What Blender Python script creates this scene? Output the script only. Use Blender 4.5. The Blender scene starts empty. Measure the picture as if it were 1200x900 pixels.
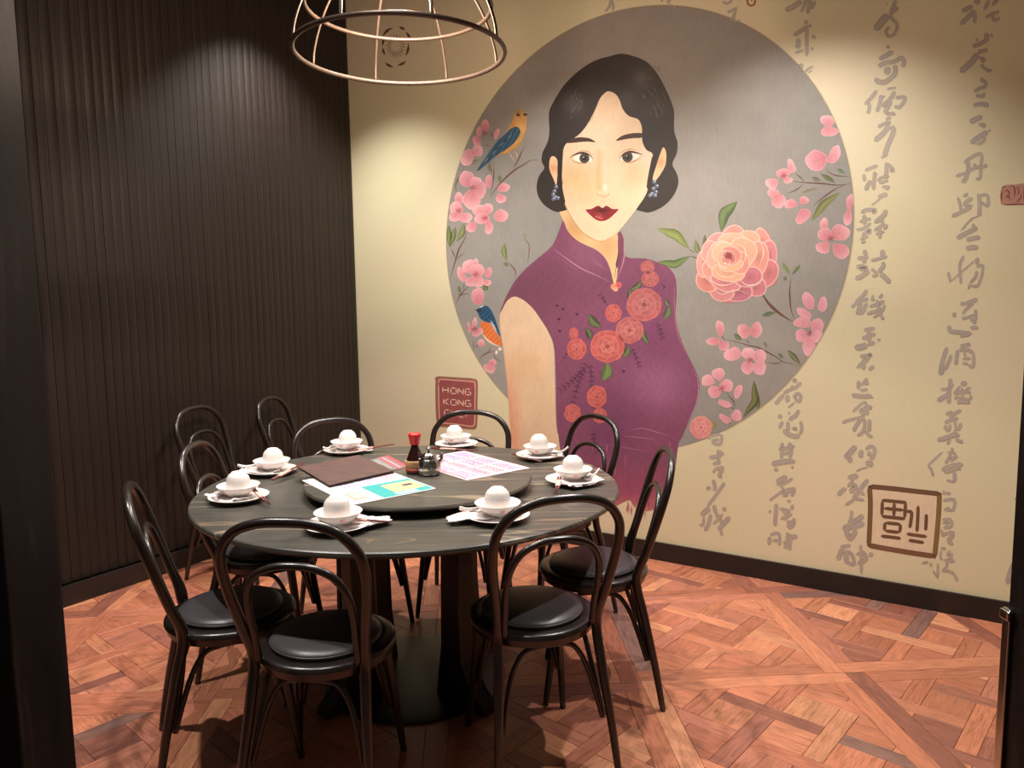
import bpy, bmesh, math, random
from mathutils import Vector, Matrix
from mathutils.geometry import delaunay_2d_cdt
random.seed(7)
PI = math.pi
SC = bpy.context.scene
COL = SC.collection

# ---------------------------------------------------------------- camera
F_PX, PITCH, ROLL, CAM_H = 874.80, 0.108700, -0.013262, 1.42
YAW = 0.572498                       # how far the painted wall turns away
CORNER = Vector((-1.04561, 5.18083, 0))
FW = Vector((0, math.cos(PITCH), -math.sin(PITCH)))
_R = Vector((1, 0, 0)); _U = _R.cross(FW)
RT = _R*math.cos(ROLL) + _U*math.sin(ROLL)
UP = -_R*math.sin(ROLL) + _U*math.cos(ROLL)
EYE = Vector((0, 0, CAM_H))
cd = bpy.data.cameras.new('camera'); cam = bpy.data.objects.new('camera', cd); COL.objects.link(cam)
cd.sensor_fit = 'HORIZONTAL'; cd.sensor_width = 36; cd.lens = F_PX/1200*36; cd.clip_start = .05
m = Matrix.Identity(4)
for i in range(3):
    m[i][0] = RT[i]; m[i][1] = UP[i]; m[i][2] = -FW[i]; m[i][3] = EYE[i]
cam.matrix_world = m
SC.camera = cam

# ---------------------------------------------------------------- light
SC.view_settings.view_transform = 'Standard'; SC.view_settings.look = 'None'
SC.view_settings.gamma = 1; SC.view_settings.use_curve_mapping = False
SC.view_settings.exposure = 0.25
w = bpy.data.worlds.new('world'); SC.world = w; w.use_nodes = True
w.node_tree.nodes['Background'].inputs[0].default_value = (1, .9, .84, 1)
w.node_tree.nodes['Background'].inputs[1].default_value = 0.07
DR = Vector((math.cos(YAW), -math.sin(YAW), 0)); DL = Vector((-math.sin(YAW), -math.cos(YAW), 0))
N_R = Vector((-math.sin(YAW), -math.cos(YAW), 0))      # painted wall's normal, into the room
N_L = Vector((math.cos(YAW), -math.sin(YAW), 0))       # ribbed wall's normal, into the room
def on_wall(u, z, off=0): return CORNER + DR*u + N_R*off + Vector((0, 0, z))
def spot(name, loc, target, power, angle, blend, col=(1, .82, .62), rad=.03):
    d = bpy.data.lights.new(name, 'SPOT'); d.energy = power; d.spot_size = math.radians(angle); d.spot_blend = blend
    d.color = col; d.shadow_soft_size = rad
    o = bpy.data.objects.new(name, d); COL.objects.link(o); o.location = loc
    o.rotation_euler = (Vector(target)-Vector(loc)).to_track_quat('-Z', 'Y').to_euler(); return o
LAMP_W = 33
TABLE = Vector((-.381, 2.729, 0))
WARM = (1, .955, .90)
for u_, p_ in ((.40, 158), (1.70, 140), (2.85, 165)):
    spot('downlight_wall', on_wall(u_, 3.3, .82), on_wall(u_, 0, .72), p_, 100, .75, WARM)
spot('downlight_floor', (1.35, 2.1, 3.5), (1.35, 2.1, 0), 150, 66, .6, WARM)
spot('downlight_floor', (-1.7, 2.2, 3.5), (-1.5, 2.3, 0), 205, 70, .6, WARM)
spot('downlight_table', (-.6, 1.75, 3.5), (-.5, 2.2, .7), 115, 60, .5, WARM)

# ---------------------------------------------------------------- helpers
def L1(c):
    c = c/255; return c/12.92 if c <= .04045 else ((c+.055)/1.055)**2.4
def lin(c): return tuple(L1(x) for x in c)
def ray(px): return FW + RT*((px[0]-600)/F_PX) - UP*((px[1]-450)/F_PX)
def at_z(px, z=0):
    d = ray(px); return EYE + d*((z-CAM_H)/d.z)
def to_wall(px):
    d = ray(px); n = N_R; t = (CORNER-EYE).dot(n)/d.dot(n); X = EYE+d*t-CORNER
    return (X.dot(DR), X.z)
def to_px(X):
    d = Vector(X)-EYE; z = d.dot(FW); return (600+F_PX*d.dot(RT)/z, 450-F_PX*d.dot(UP)/z, z)
def tag(o, label=None, cat=None, group=None, kind=None):
    if label: o['label'] = label
    if cat: o['category'] = cat
    if group: o['group'] = group
    if kind: o['kind'] = kind
    return o
def thing(name, label, cat, loc=(0, 0, 0), rz=0, group=None):
    o = bpy.data.objects.new(name, None); COL.objects.link(o); o.empty_display_size = .05
    o.location = loc; o.rotation_euler = (0, 0, rz); return tag(o, label, cat, group)
def link_mesh(name, me, mat=None, parent=None, loc=None):
    if mat and not me.materials: me.materials.append(mat)
    o = bpy.data.objects.new(name, me); COL.objects.link(o)
    if parent: o.parent = parent
    if loc is not None: o.location = loc
    return o
def obj(name, bm, mat=None, parent=None, loc=None, smooth=True, auto=None):
    me = bpy.data.meshes.new(name); bmesh.ops.recalc_face_normals(bm, faces=bm.faces)
    bm.to_mesh(me); bm.free()
    if smooth:
        for p in me.polygons: p.use_smooth = True
        if auto: me.set_sharp_from_angle(angle=math.radians(auto))
    return link_mesh(name, me, mat, parent, loc)
def box(bm, c, s, rot=None, bev=0):
    r = bmesh.ops.create_cube(bm, size=1); vs = r['verts']
    M = Matrix.Translation(Vector(c)) @ (rot.to_4x4() if rot else Matrix.Identity(4)) @ Matrix.Diagonal((*s, 1))
    bmesh.ops.transform(bm, matrix=M, verts=vs)
    if bev:
        es = set(e for v in vs for e in v.link_edges)
        bmesh.ops.bevel(bm, geom=list(es), offset=bev, segments=2, affect='EDGES', profile=.5)
def frame_box(bm, o, ax, ay, az, bev=0):
    """box from corner o spanned by three vectors"""
    vs = [bm.verts.new(o+ax*i+ay*j+az*k) for k in (0, 1) for j in (0, 1) for i in (0, 1)]
    for f in ((0, 1, 3, 2), (4, 6, 7, 5), (0, 4, 5, 1), (2, 3, 7, 6), (0, 2, 6, 4), (1, 5, 7, 3)):
        bm.faces.new([vs[i] for i in f])
    if bev:
        es = set(e for v in vs for e in v.link_edges)
        bmesh.ops.bevel(bm, geom=list(es), offset=bev, segments=2, affect='EDGES')
def catmull(P, n=6, closed=False):
    P = [Vector(p) for p in P]; out = []; N = len(P)
    if N < 3 and not closed:
        return [P[0].lerp(P[-1], i/n) for i in range(n+1)]
    rng = range(N if closed else N-1)
    for i in rng:
        p1 = P[i]; p2 = P[(i+1) % N]
        p0 = P[(i-1) % N] if (closed or i > 0) else p1+(p1-p2)
        p3 = P[(i+2) % N] if (closed or i < N-2) else p2+(p2-p1)
        for k in range(n):
            t = k/n
            out.append(.5*((2*p1)+(-p0+p2)*t+(2*p0-5*p1+4*p2-p3)*t*t+(-p0+3*p1-3*p2+p3)*t**3))
    if not closed: out.append(P[-1].copy())
    return out
def tube(bm, P, rad, sides=10, closed=False, cap=True, squash=None):
    """sweep a circle along P; rad number or list"""
    N = len(P); P = [Vector(p) for p in P]
    R = rad if isinstance(rad, (list, tuple)) else [rad]*N
    rings = []; prev = None
    for i in range(N):
        if closed: t = P[(i+1) % N]-P[i-1]
        else: t = P[min(i+1, N-1)]-P[max(i-1, 0)]
        t.normalize()
        if prev is None:
            a = Vector((0, 0, 1)) if abs(t.z) < .9 else Vector((1, 0, 0))
            n = (a - t*a.dot(t)).normalized()
        else: n = (prev - t*prev.dot(t)).normalized()
        prev = n; b = t.cross(n)
        rings.append([bm.verts.new(P[i]+(n*math.cos(2*PI*k/sides)+b*math.sin(2*PI*k/sides)*(squash or 1))*R[i]) for k in range(sides)])
    for i in range(N if closed else N-1):
        A = rings[i]; B = rings[(i+1) % N]
        for k in range(sides):
            bm.faces.new((A[k], A[(k+1) % sides], B[(k+1) % sides], B[k]))
    if cap and not closed:
        bm.faces.new(rings[0]); bm.faces.new(rings[-1][::-1])
def lathe(bm, prof, n=40, c=(0, 0, 0), ripple=0, nr=0):
    """prof: list of (r, z); r 0 closes"""
    rings = []
    for r, z in prof:
        if r < 1e-6: rings.append([bm.verts.new((c[0], c[1], c[2]+z))])
        else:
            rings.append([bm.verts.new((c[0]+r*(1+ripple*math.cos(nr*2*PI*k/n))*math.cos(2*PI*k/n), c[1]+r*(1+ripple*math.cos(nr*2*PI*k/n))*math.sin(2*PI*k/n), c[2]+z)) for k in range(n)])
    for A, B in zip(rings, rings[1:]):
        for k in range(n):
            a0, a1 = A[k % len(A)], A[(k+1) % len(A)]; b0, b1 = B[k % len(B)], B[(k+1) % len(B)]
            f = [a0] + ([a1] if len(A) > 1 else []) + ([b1] if len(B) > 1 else []) + [b0]
            if len(f) > 2: bm.faces.new(f)

# ---------------------------------------------------------------- materials
class NT:
    def __init__(s, name):
        s.m = bpy.data.materials.new(name); s.m.use_nodes = True; s.t = s.m.node_tree
        s.b = s.t.nodes['Principled BSDF']
    def n(s, typ, **k):
        nd = s.t.nodes.new(typ)
        for a, v in k.items():
            if a.startswith('i_'): nd.inputs[a[2:].replace('_', ' ')].default_value = v
            else: setattr(nd, a, v)
        return nd
    def l(s, a, b): s.t.links.new(a, b)
    def ramp(s, fac, stops, interp='LINEAR'):
        r = s.n('ShaderNodeValToRGB'); e = r.color_ramp; e.interpolation = interp
        while len(e.elements) < len(stops): e.elements.new(.5)
        for el, (p, c) in zip(e.elements, stops): el.position = p; el.color = (*c, 1) if len(c) == 3 else c
        s.l(fac, r.inputs[0]); return r.outputs[0]
    def coord(s, out='Object', scale=(1, 1, 1), rot=(0, 0, 0)):
        tc = s.n('ShaderNodeTexCoord'); mp = s.n('ShaderNodeMapping')
        mp.inputs['Scale'].default_value = scale; mp.inputs['Rotation'].default_value = rot
        s.l(tc.outputs[out], mp.inputs[0]); return mp.outputs[0]
    def noise(s, vec, scale, detail=4, rough=.5, dist=0):
        nd = s.n('ShaderNodeTexNoise'); nd.inputs['Scale'].default_value = scale; nd.inputs['Detail'].default_value = detail
        nd.inputs['Roughness'].default_value = rough; nd.inputs['Distortion'].default_value = dist
        if vec is not None: s.l(vec, nd.inputs['Vector'])
        return nd.outputs[0]
    def bump(s, h, strength=.2, dist=.002):
        b = s.n('ShaderNodeBump'); b.inputs['Strength'].default_value = strength; b.inputs['Distance'].default_value = dist
        s.l(h, b.inputs['Height']); s.l(b.outputs[0], s.b.inputs['Normal'])
    def mix(s, fac, a, b, mode='MIX'):
        x = s.n('ShaderNodeMix', data_type='RGBA', blend_type=mode)
        for sock, v in ((x.inputs[0], fac), (x.inputs[6], a), (x.inputs[7], b)):
            if isinstance(v, (int, float)): sock.default_value = v
            elif isinstance(v, tuple): sock.default_value = (*v[:3], 1)
            else: s.l(v, sock)
        return x.outputs[2]
def simple(name, c, rough=.5, metal=0, spec=None, var=0, vscale=20, bump=0, coat=0):
    t = NT(name); t.b.inputs['Roughness'].default_value = rough; t.b.inputs['Metallic'].default_value = metal
    c = lin(c)
    if spec is not None: t.b.inputs['Specular IOR Level'].default_value = spec
    if coat: t.b.inputs['Coat Weight'].default_value = coat; t.b.inputs['Coat Roughness'].default_value = .12
    v = t.coord()
    nz = t.noise(v, vscale, 5)
    a = tuple(x*(1-var) for x in c); b = tuple(min(1, x*(1+var)) for x in c)
    t.l(t.ramp(nz, [(.3, a), (.7, b)]), t.b.inputs['Base Color'])
    if bump: t.bump(nz, bump, .001)
    return t.m
M = {}
# cream painted wall: broad mottled tint, faint brush streaks
t = NT('cream_wall'); v = t.coord()
n1 = t.noise(v, 1.3, 3); n2 = t.noise(v, 60, 4)
c = t.ramp(n1, [(.3, lin((224, 217, 178))), (.5, lin((225, 214, 178))), (.7, lin((232, 215, 184)))])
c = t.mix(.06, c, t.ramp(n2, [(.3, (.5, .5, .5)), (.7, (1, 1, 1))]), 'MULTIPLY')
t.l(c, t.b.inputs['Base Color']); t.b.inputs['Roughness'].default_value = .6; t.bump(n2, .08, .001); M['wall'] = t.m
# paint on the wall: colour comes from the painted vertices
t = NT('mural_paint'); at = t.n('ShaderNodeAttribute', attribute_name='Col')
v = t.coord('Object', (1, 1, .25)); n = t.noise(v, 70, 5, .6)
v2 = t.coord('Object'); n3 = t.noise(v2, 9, 4)
c = t.mix(1.0, at.outputs['Color'], t.ramp(n, [(.3, (.94, .94, .94)), (.7, (1.05, 1.05, 1.05))]), 'MULTIPLY')
c = t.mix(1.0, c, t.ramp(n3, [(.3, (.94, .94, .95)), (.7, (1.05, 1.04, 1.03))]), 'MULTIPLY')
t.l(c, t.b.inputs['Base Color']); t.b.inputs['Roughness'].default_value = .55; t.bump(n, .1, .001); M['paint'] = t.m
# dark ribbed timber
t = NT('dark_ribbed_wood'); v = t.coord('Object', (9, 9, .35)); n = t.noise(v, 14, 6, .7)
v2 = t.coord('Object', (1, 1, .35)); n2 = t.noise(v2, 3, 4)
c = t.ramp(n, [(.25, lin((22, 15, 12))), (.6, lin((38, 28, 23))), (.85, lin((60, 46, 38)))])
t.l(c, t.b.inputs['Base Color']); t.l(t.ramp(n2, [(.3, (.42,)*3), (.7, (.6,)*3)]), t.b.inputs['Roughness']); t.bump(n, .35, .002)
M['rib'] = t.m
M['base'] = simple('black_baseboard', (34, 27, 24), .45, var=.15, vscale=8)
t = NT('smoked_stone'); v = t.coord('Object', (3, 3, .5)); n = t.noise(v, 3, 8, .7, .8)
c = t.ramp(n, [(.35, lin((10, 9, 10))), (.55, lin((24, 21, 22))), (.62, lin((44, 40, 40))), (.66, lin((18, 16, 16)))])
t.l(c, t.b.inputs['Base Color']); t.b.inputs['Roughness'].default_value = .6; t.b.inputs['Specular IOR Level'].default_value = .2; M['jamb'] = t.m
M['ceil'] = simple('ceiling_paint', (90, 82, 74), .8, var=.04)
M['outer'] = simple('plain_plaster', (120, 108, 96), .8, var=.05)
# parquet
t = NT('parquet_oak'); at = t.n('ShaderNodeAttribute', attribute_name='Col'); uv = t.n('ShaderNodeUVMap', uv_map='grain')
mp = t.n('ShaderNodeMapping'); mp.inputs['Scale'].default_value = (3, 26, 1); t.l(uv.outputs[0], mp.inputs[0])
n = t.noise(mp.outputs[0], 2.2, 7, .62, 1.2)
mp2 = t.n('ShaderNodeMapping'); mp2.inputs['Scale'].default_value = (5, 90, 1); t.l(uv.outputs[0], mp2.inputs[0])
n2 = t.noise(mp2.outputs[0], 3, 3, .6)
c = t.mix(1, at.outputs['Color'], t.ramp(n, [(.3, (.66, .60, .57)), (.48, (1, 1, 1)), (.75, (1.25, 1.22, 1.15))]), 'MULTIPLY')
c = t.mix(1, c, t.ramp(n2, [(.35, (.74, .70, .68)), (.6, (1.08, 1.08, 1.08))]), 'MULTIPLY')
t.l(c, t.b.inputs['Base Color']); t.l(t.ramp(n, [(.3, (.34,)*3), (.7, (.46,)*3)]), t.b.inputs['Roughness']); t.bump(n2, .12, .0006)
M['oak'] = t.m
M['joint'] = simple('dark_joint', (50, 32, 24), .8, var=.1)
# chair lacquer, leather
t = NT('black_bentwood'); v = t.coord('Object', (8, 8, 1.5)); n = t.noise(v, 6, 4)
t.l(t.ramp(n, [(.3, lin((24, 18, 17))), (.7, lin((40, 30, 27)))]), t.b.inputs['Base Color'])
t.b.inputs['Roughness'].default_value = .3; t.b.inputs['Coat Weight'].default_value = .25; t.b.inputs['Coat Roughness'].default_value = .25
M['bent'] = t.m
t = NT('black_leather'); v = t.coord(); n = t.n('ShaderNodeTexVoronoi'); n.inputs['Scale'].default_value = 380; t.l(v, n.inputs[0])
n2 = t.noise(v, 9, 4)
t.l(t.ramp(n2, [(.3, lin((62, 57, 60))), (.7, lin((78, 72, 76)))]), t.b.inputs['Base Color'])
t.b.inputs['Roughness'].default_value = .36; t.bump(n.outputs['Distance'], .25, .0008); M['leather'] = t.m
# table stone
def stone(name, sc=1.0):
    t = NT(name); v = t.coord('Object', (.4, 2.8, 2.8), (0, 0, .12)); n = t.noise(v, 1.4*sc, 2, .4, .35)
    f = t.ramp(n, [(.492, (0, 0, 0)), (.5, (.55, .55, .55)), (.507, (0, 0, 0))])
    v2 = t.coord('Object', (.5, 3.4, 3.4), (0, 0, -.25)); n2 = t.noise(v2, 1.7*sc, 3, .45, .5)
    f2 = t.ramp(n2, [(.60, (0, 0, 0)), (.606, (.5, .5, .5)), (.612, (0, 0, 0))])
    v3 = t.coord('Object', (1, 9, 9)); n3 = t.noise(v3, 5, 6, .65)
    base = t.ramp(n3, [(.3, lin((54, 52, 47))), (.7, lin((76, 73, 66)))])
    c = t.mix(f, base, lin((158, 142, 118))); c = t.mix(f2, c, lin((150, 120, 92)))
    t.l(c, t.b.inputs['Base Color']); t.b.inputs['Roughness'].default_value = .36; return t.m
M['stone'] = stone('grey_veined_stone'); M['stone2'] = stone('grey_veined_stone_turntable', 1.6)
M['pedestal'] = simple('black_steel', (24, 18, 17), .4, 0, var=.1)
M['china'] = simple('white_china', (228, 220, 216), .22, var=.01, coat=.3)
t = NT('white_ribbed_china'); v = t.coord(); sx = t.n('ShaderNodeSeparateXYZ'); t.l(v, sx.inputs[0])
an = t.n('ShaderNodeMath', operation='ARCTAN2'); t.l(sx.outputs[1], an.inputs[0]); t.l(sx.outputs[0], an.inputs[1])
mu = t.n('ShaderNodeMath', operation='MULTIPLY'); t.l(an.outputs[0], mu.inputs[0]); mu.inputs[1].default_value = 36
si = t.n('ShaderNodeMath', operation='SINE'); t.l(mu.outputs[0], si.inputs[0])
t.b.inputs['Base Color'].default_value = (*lin((228, 220, 216)), 1); t.b.inputs['Roughness'].default_value = .3
t.bump(si.outputs[0], .25, .0006); M['china_rib'] = t.m
M['napkin'] = simple('white_paper_napkin', (232, 224, 222), .85, var=.03, vscale=40, bump=.2)
M['chop'] = simple('chopstick_wood', (206, 158, 146), .5, var=.15, vscale=60)
M['chopdark'] = simple('dark_red_chopstick', (110, 45, 42), .4, var=.15, vscale=60)
M['sleeve'] = simple('red_paper_sleeve', (200, 70, 70), .7, var=.1)
M['print_pink'] = simple('pink_print', (220, 150, 150), .5, var=.1)
M['steel'] = simple('brushed_steel', (190, 186, 180), .2, 1, var=.06, vscale=30)
M['redcap'] = simple('red_plastic', (200, 24, 32), .35, var=.03)
t = NT('soy_glass'); t.b.inputs['Base Color'].default_value = (*lin((40, 16, 14)), 1); t.b.inputs['Roughness'].default_value = .08
t.b.inputs['Coat Weight'].default_value = .6; v = t.coord(); n = t.noise(v, 14, 3)
t.l(t.ramp(n, [(.35, lin((24, 9, 9))), (.65, lin((60, 24, 20)))]), t.b.inputs['Base Color']); M['soy'] = t.m
M['lampwire'] = simple('bronze_wire', (92, 78, 69), .45, .6, var=.12, vscale=25)
M['bulbholder'] = simple('black_socket', (20, 18, 17), .4, var=.1)
t = NT('lit_bulb'); t.b.inputs['Emission Color'].default_value = (1, .8, .58, 1); t.b.inputs['Emission Strength'].default_value = 12
v = t.coord(); n = t.noise(v, 5, 2); t.l(t.ramp(n, [(0, (1, .85, .65)), (1, (1, .9, .7))]), t.b.inputs['Base Color']); M['bulb'] = t.m
def flat_mat(name, rough=.6):
    t = NT(name); at = t.n('ShaderNodeAttribute', attribute_name='Col'); v = t.coord(); n = t.noise(v, 90, 4)
    c = t.mix(1, at.outputs['Color'], t.ramp(n, [(.3, (.95,)*3), (.7, (1.03,)*3)]), 'MULTIPLY')
    t.l(c, t.b.inputs['Base Color']); t.b.inputs['Roughness'].default_value = rough; return t.m
M['print'] = flat_mat('printed_paper', .5)
t = NT('brown_leatherette'); v = t.coord('Object', (1, 4, 1), (0, 0, .5)); n = t.noise(v, 18, 6, .7)
t.l(t.ramp(n, [(.3, lin((58, 38, 34))), (.55, lin((84, 60, 54))), (.75, lin((116, 66, 62)))]), t.b.inputs['Base Color'])
t.b.inputs['Roughness'].default_value = .5; t.bump(n, .3, .001); M['cover'] = t.m

# ---------------------------------------------------------------- room
WALL_H = 3.6
bm = bmesh.new(); frame_box(bm, CORNER+DL*0-DR*.15+Vector((0, 0, -.05)), DR*7.0, -N_R*.15, Vector((0, 0, WALL_H+.1)))
obj('wall_right', bm, M['wall'], smooth=False)['kind'] = 'structure'
wl = bpy.data.objects.new('wall_left', None); COL.objects.link(wl); wl['kind'] = 'structure'
bm = bmesh.new(); frame_box(bm, CORNER-DL*.15-N_L*.03+Vector((0, 0, -.05)), DL*4.7, -N_L*.15, Vector((0, 0, WALL_H+.1)))
obj('backing', bm, M['rib'], wl, smooth=False)
# the ribs, one half-round slat after another
PITCH_S = .0465
def slat_mesh(k):
    rr = random.Random(k); bm = bmesh.new(); wd = PITCH_S*rr.uniform(.465, .495); dp = rr.uniform(.0045, .008)
    prof = [(-wd, -.004), (-wd, .004), (-wd*.8, dp*.7), (-wd*.35, dp), (wd*.35, dp*rr.uniform(.9, 1.05)), (wd*.8, dp*.7), (wd, .004), (wd, -.004)]
    a = [bm.verts.new(N_L*d+DL*x+Vector((0, 0, .10))) for x, d in prof]; b = [bm.verts.new(N_L*d+DL*x+Vector((0, 0, WALL_H))) for x, d in prof]
    for i in range(len(prof)-1): bm.faces.new((a[i], a[i+1], b[i+1], b[i]))
    bm.faces.new(a[::-1]); bm.faces.new(b)
    me = bpy.data.meshes.new('slat'); bmesh.ops.recalc_face_normals(bm, faces=bm.faces); bm.to_mesh(me); bm.free()
    for p in me.polygons: p.use_smooth = True
    me.set_sharp_from_angle(angle=math.radians(50))
    me.materials.append(M['rib']); return me
sl = [slat_mesh(k) for k in range(5)]
for i in range(int(3.9/PITCH_S)):
    o = link_mesh('slat', sl[random.randrange(5)], None, wl, CORNER+DL*(.03+PITCH_S*i)-N_L*.028)
def baseboard(name, o, d, n, L):
    bm = bmesh.new(); frame_box(bm, o+n*0, d*L, n*.018, Vector((0, 0, .099)), .002)
    obj(name, bm, M['base'], smooth=False)['kind'] = 'structure'
baseboard('baseboard_right', CORNER, DR, N_R, 6.7)
baseboard('baseboard_left', CORNER+DR*.002, DL, N_L, 4.3)
# slim bright line of sealant where the boards meet the walls
# entrance side: stone-clad jambs of the opening the picture is taken through
YF = 1.45
def jamb(name, x0, x1, y0, y1):
    bm = bmesh.new(); box(bm, ((x0+x1)/2, (y0+y1)/2, WALL_H/2), (x1-x0, y1-y0, WALL_H), bev=.004)
    o = obj(name, bm, M['jamb'], smooth=False); o['kind'] = 'structure'; return o
def jx(px, y):      # world x where the vertical edge through px at image mid height stands at depth y
    d = ray(px); return d.x/d.y*y
jamb('trim_1', jx((54, 450), YF)-.28, jx((54, 450), YF), YF-.16, YF)
xr = jx((1197.5, 450), YF)
jamb('trim_2', xr, xr+.28, YF-.16, YF)
for nm, a, b in (('wall_front', -3.7, jx((54, 450), YF)-.28), ('wall_entrance', xr+.28, 5.0)):
    bm = bmesh.new(); box(bm, ((a+b)/2, YF-.08, WALL_H/2), (b-a, .12, WALL_H)); obj(nm, bm, M['outer'], smooth=False)['kind'] = 'structure'
# metal door catch standing on the right jamb
tc = thing('door_edge', 'thin steel door edge plate low on the right-hand door frame', 'door edge', (xr-.004, YF-.005, 0))
zt = at_z((1190, 714), 0)
d_ = ray((1194, 714)); zt = CAM_H+d_.z/d_.y*(YF-.01)
bm = bmesh.new(); box(bm, (0, 0, zt/2-.0), (.007, .022, zt), bev=.002); obj('plate', bm, M['steel'], tc, smooth=False)
bm = bmesh.new(); box(bm, (-.003, -.002, zt-.012), (.014, .026, .02), bev=.003); obj('cap', bm, M['steel'], tc, smooth=False)
bm = bmesh.new(); box(bm, (.6, 3.3, WALL_H+.05), (9, 8.5, .1)); obj('ceiling', bm, M['ceil'], smooth=False)['kind'] = 'structure'

# ---------------------------------------------------------------- floor: panels of interlaced parquet
floor = bpy.data.objects.new('floor', None); COL.objects.link(floor); floor['kind'] = 'structure'
bm = bmesh.new(); box(bm, (.6, 2.4, -.028), (9, 6.8, .04)); obj('underlay', bm, M['joint'], floor, smooth=False)
X0, Y0, FA = 1.2554, 2.7109, math.radians(3.2); MOD = .788; FRW = .075
ex = Vector((math.cos(FA), math.sin(FA))); ey = Vector((-math.sin(FA), math.cos(FA))); org = Vector((X0, Y0))
def clip(poly, n, d):
    """keep n.p <= d"""
    out = []
    for i, a in enumerate(poly):
        b = poly[(i+1) % len(poly)]; da = a.dot(n)-d; db = b.dot(n)-d
        if da <= 0: out.append(a)
        if (da < 0 < db) or (db < 0 < da): out.append(a.lerp(b, da/(da-db)))
    return out
def inset(poly, e):
    c = sum(poly, Vector((0, 0)))/len(poly); q = poly
    for i, a in enumerate(poly):
        b = poly[(i+1) % len(poly)]; d = (b-a)
        if d.length < 1e-6: continue
        n = Vector((d.y, -d.x)).normalized()
        if n.dot(c-a) > 0: n = -n
        q = clip(q, n, a.dot(n)-e)
        if len(q) < 3: return []
    return q
def area(p): return abs(sum(p[i].x*p[(i+1) % len(p)].y-p[(i+1) % len(p)].x*p[i].y for i in range(len(p))))/2
boards = []       # (poly, grain direction)
cr2 = Vector((CORNER.x, CORNER.y))
walls = [(-Vector((N_R.x, N_R.y)), -cr2.dot(Vector((N_R.x, N_R.y)))), (-Vector((N_L.x, N_L.y)), -cr2.dot(Vector((N_L.x, N_L.y))))]
SQ = .145; PW = .0637; PT = SQ+PW; s2 = math.sqrt(.5)
def add(local, gdir, cx, cy):
    P = [org+ex*(cx+p[0])+ey*(cy+p[1]) for p in local]
    for n, d in walls:
        P = clip(P, n, d)
        if len(P) < 3: return
    P = clip(P, Vector((0, -1)), .6)
    if len(P) < 3 or area(P) < 1e-4: return
    boards.append((P, (ex*gdir[0]+ey*gdir[1]).normalized()))
H = MOD/2; I = H-FRW
def rect(a0, a1, b0, b1, rot):
    pts = [(a0, b0), (a1, b0), (a1, b1), (a0, b1)]
    return [Vector((s2*(a-b), s2*(a+b))) if rot else Vector((a, b)) for a, b in pts]
def cell(cx, cy, flip):
    # frame planks, pinwheel laid
    k = 0
    for (a0, a1, b0, b1, g) in ((-H, I, -H, -I, (1, 0)), (I, H, -H, I, (0, 1)), (-I, H, I, H, (1, 0)), (-H, -I, -I, H, (0, 1))):
        add(rect(a0, a1, b0, b1, False), g, cx, cy)
    def inner(a0, a1, b0, b1, g):
        P = rect(a0, a1, b0, b1, True)
        for n in (Vector((1, 0)), Vector((-1, 0)), Vector((0, 1)), Vector((0, -1))):
            P = clip(P, n, I)
            if len(P) < 3: return
        if area(P) > 2e-4: add(P, g, cx, cy)
    for i in range(-3, 4):
        for j in range(-3, 4):
            inner(i*PT-SQ/2, i*PT+SQ/2, j*PT-SQ/2, j*PT+SQ/2, (s2, s2) if (i+j) % 2 else (s2, -s2))
    hs = (-2.5, -1.5, -.5, .5, 1.5, 2.5)               # woven laths, over one and under the next
    for i in hs:
        for j in hs:
            if int(i+j) % 2 == 0: inner(j*PT-PW/2-SQ, j*PT+PW/2+SQ, i*PT-PW/2, i*PT+PW/2, (s2, s2))
            else: inner(j*PT-PW/2, j*PT+PW/2, i*PT-PW/2-SQ, i*PT+PW/2+SQ, (-s2, s2))
for i in range(-7, 6):
    for j in range(-4, 5):
        cell(H+i*MOD, H+j*MOD, (i+j) % 2)
TINTS = [((186, 120, 90), 6), ((176, 110, 82), 7), ((166, 101, 77), 5), ((142, 88, 72), 4), ((194, 132, 98), 2), ((132, 96, 86), 1), ((172, 108, 86), 4)]
bag = [c for c, k in TINTS for _ in range(k)]
def board_geo(P, g, lists):
    V, Fc, UV, CO = lists
    o1 = inset(P, .0005); 
    if len(o1) < 3: return
    top = inset(o1, .0012)
    if len(top) != len(o1): top = None
    c = sum(P, Vector((0, 0)))/len(P); dz = random.uniform(-.0005, .0003); h = Vector((-g.y, g.x))
    ru, rv = random.uniform(0, 50), random.uniform(0, 50)
    tc_ = lin(random.choice(bag)); jit = random.uniform(.85, 1.12); tc_ = tuple(x*jit for x in tc_)
    b0 = len(V); n = len(o1)
    rings = [(o1, -.010), (o1, dz-.0012)] + ([(top, dz)] if top else [])
    for pl, z in rings:
        for p in pl:
            V.append((p.x, p.y, z)); UV.append((p.dot(g)+ru, p.dot(h)+rv)); CO.append(tc_)
    for r in range(len(rings)-1):
        for k in range(n): Fc.append((b0+r*n+k, b0+r*n+(k+1) % n, b0+(r+1)*n+(k+1) % n, b0+(r+1)*n+k))
    Fc.append(tuple(b0+(len(rings)-1)*n+k for k in range(n)))
def board_mesh(name, lists):
    V, Fc, UV, CO = lists; me = bpy.data.meshes.new(name); me.from_pydata(V, [], Fc)
    ul = me.uv_layers.new(name='grain'); ca = me.color_attributes.new('Col', 'FLOAT_COLOR', 'POINT')
    for lp in me.loops: ul.data[lp.index].uv = UV[lp.vertex_index]
    for i, cc in enumerate(CO): ca.data[i].color = (*cc, 1)
    me.materials.append(M['oak']); return me
def vis(P):
    q = []
    for p in P:
        x, y, z = to_px((p.x, p.y, 0))
        if z < .3: return 0
        q.append(Vector((min(max(x, 70), 1200), min(max(y, 580), 900))))
    return area(q)
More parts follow.
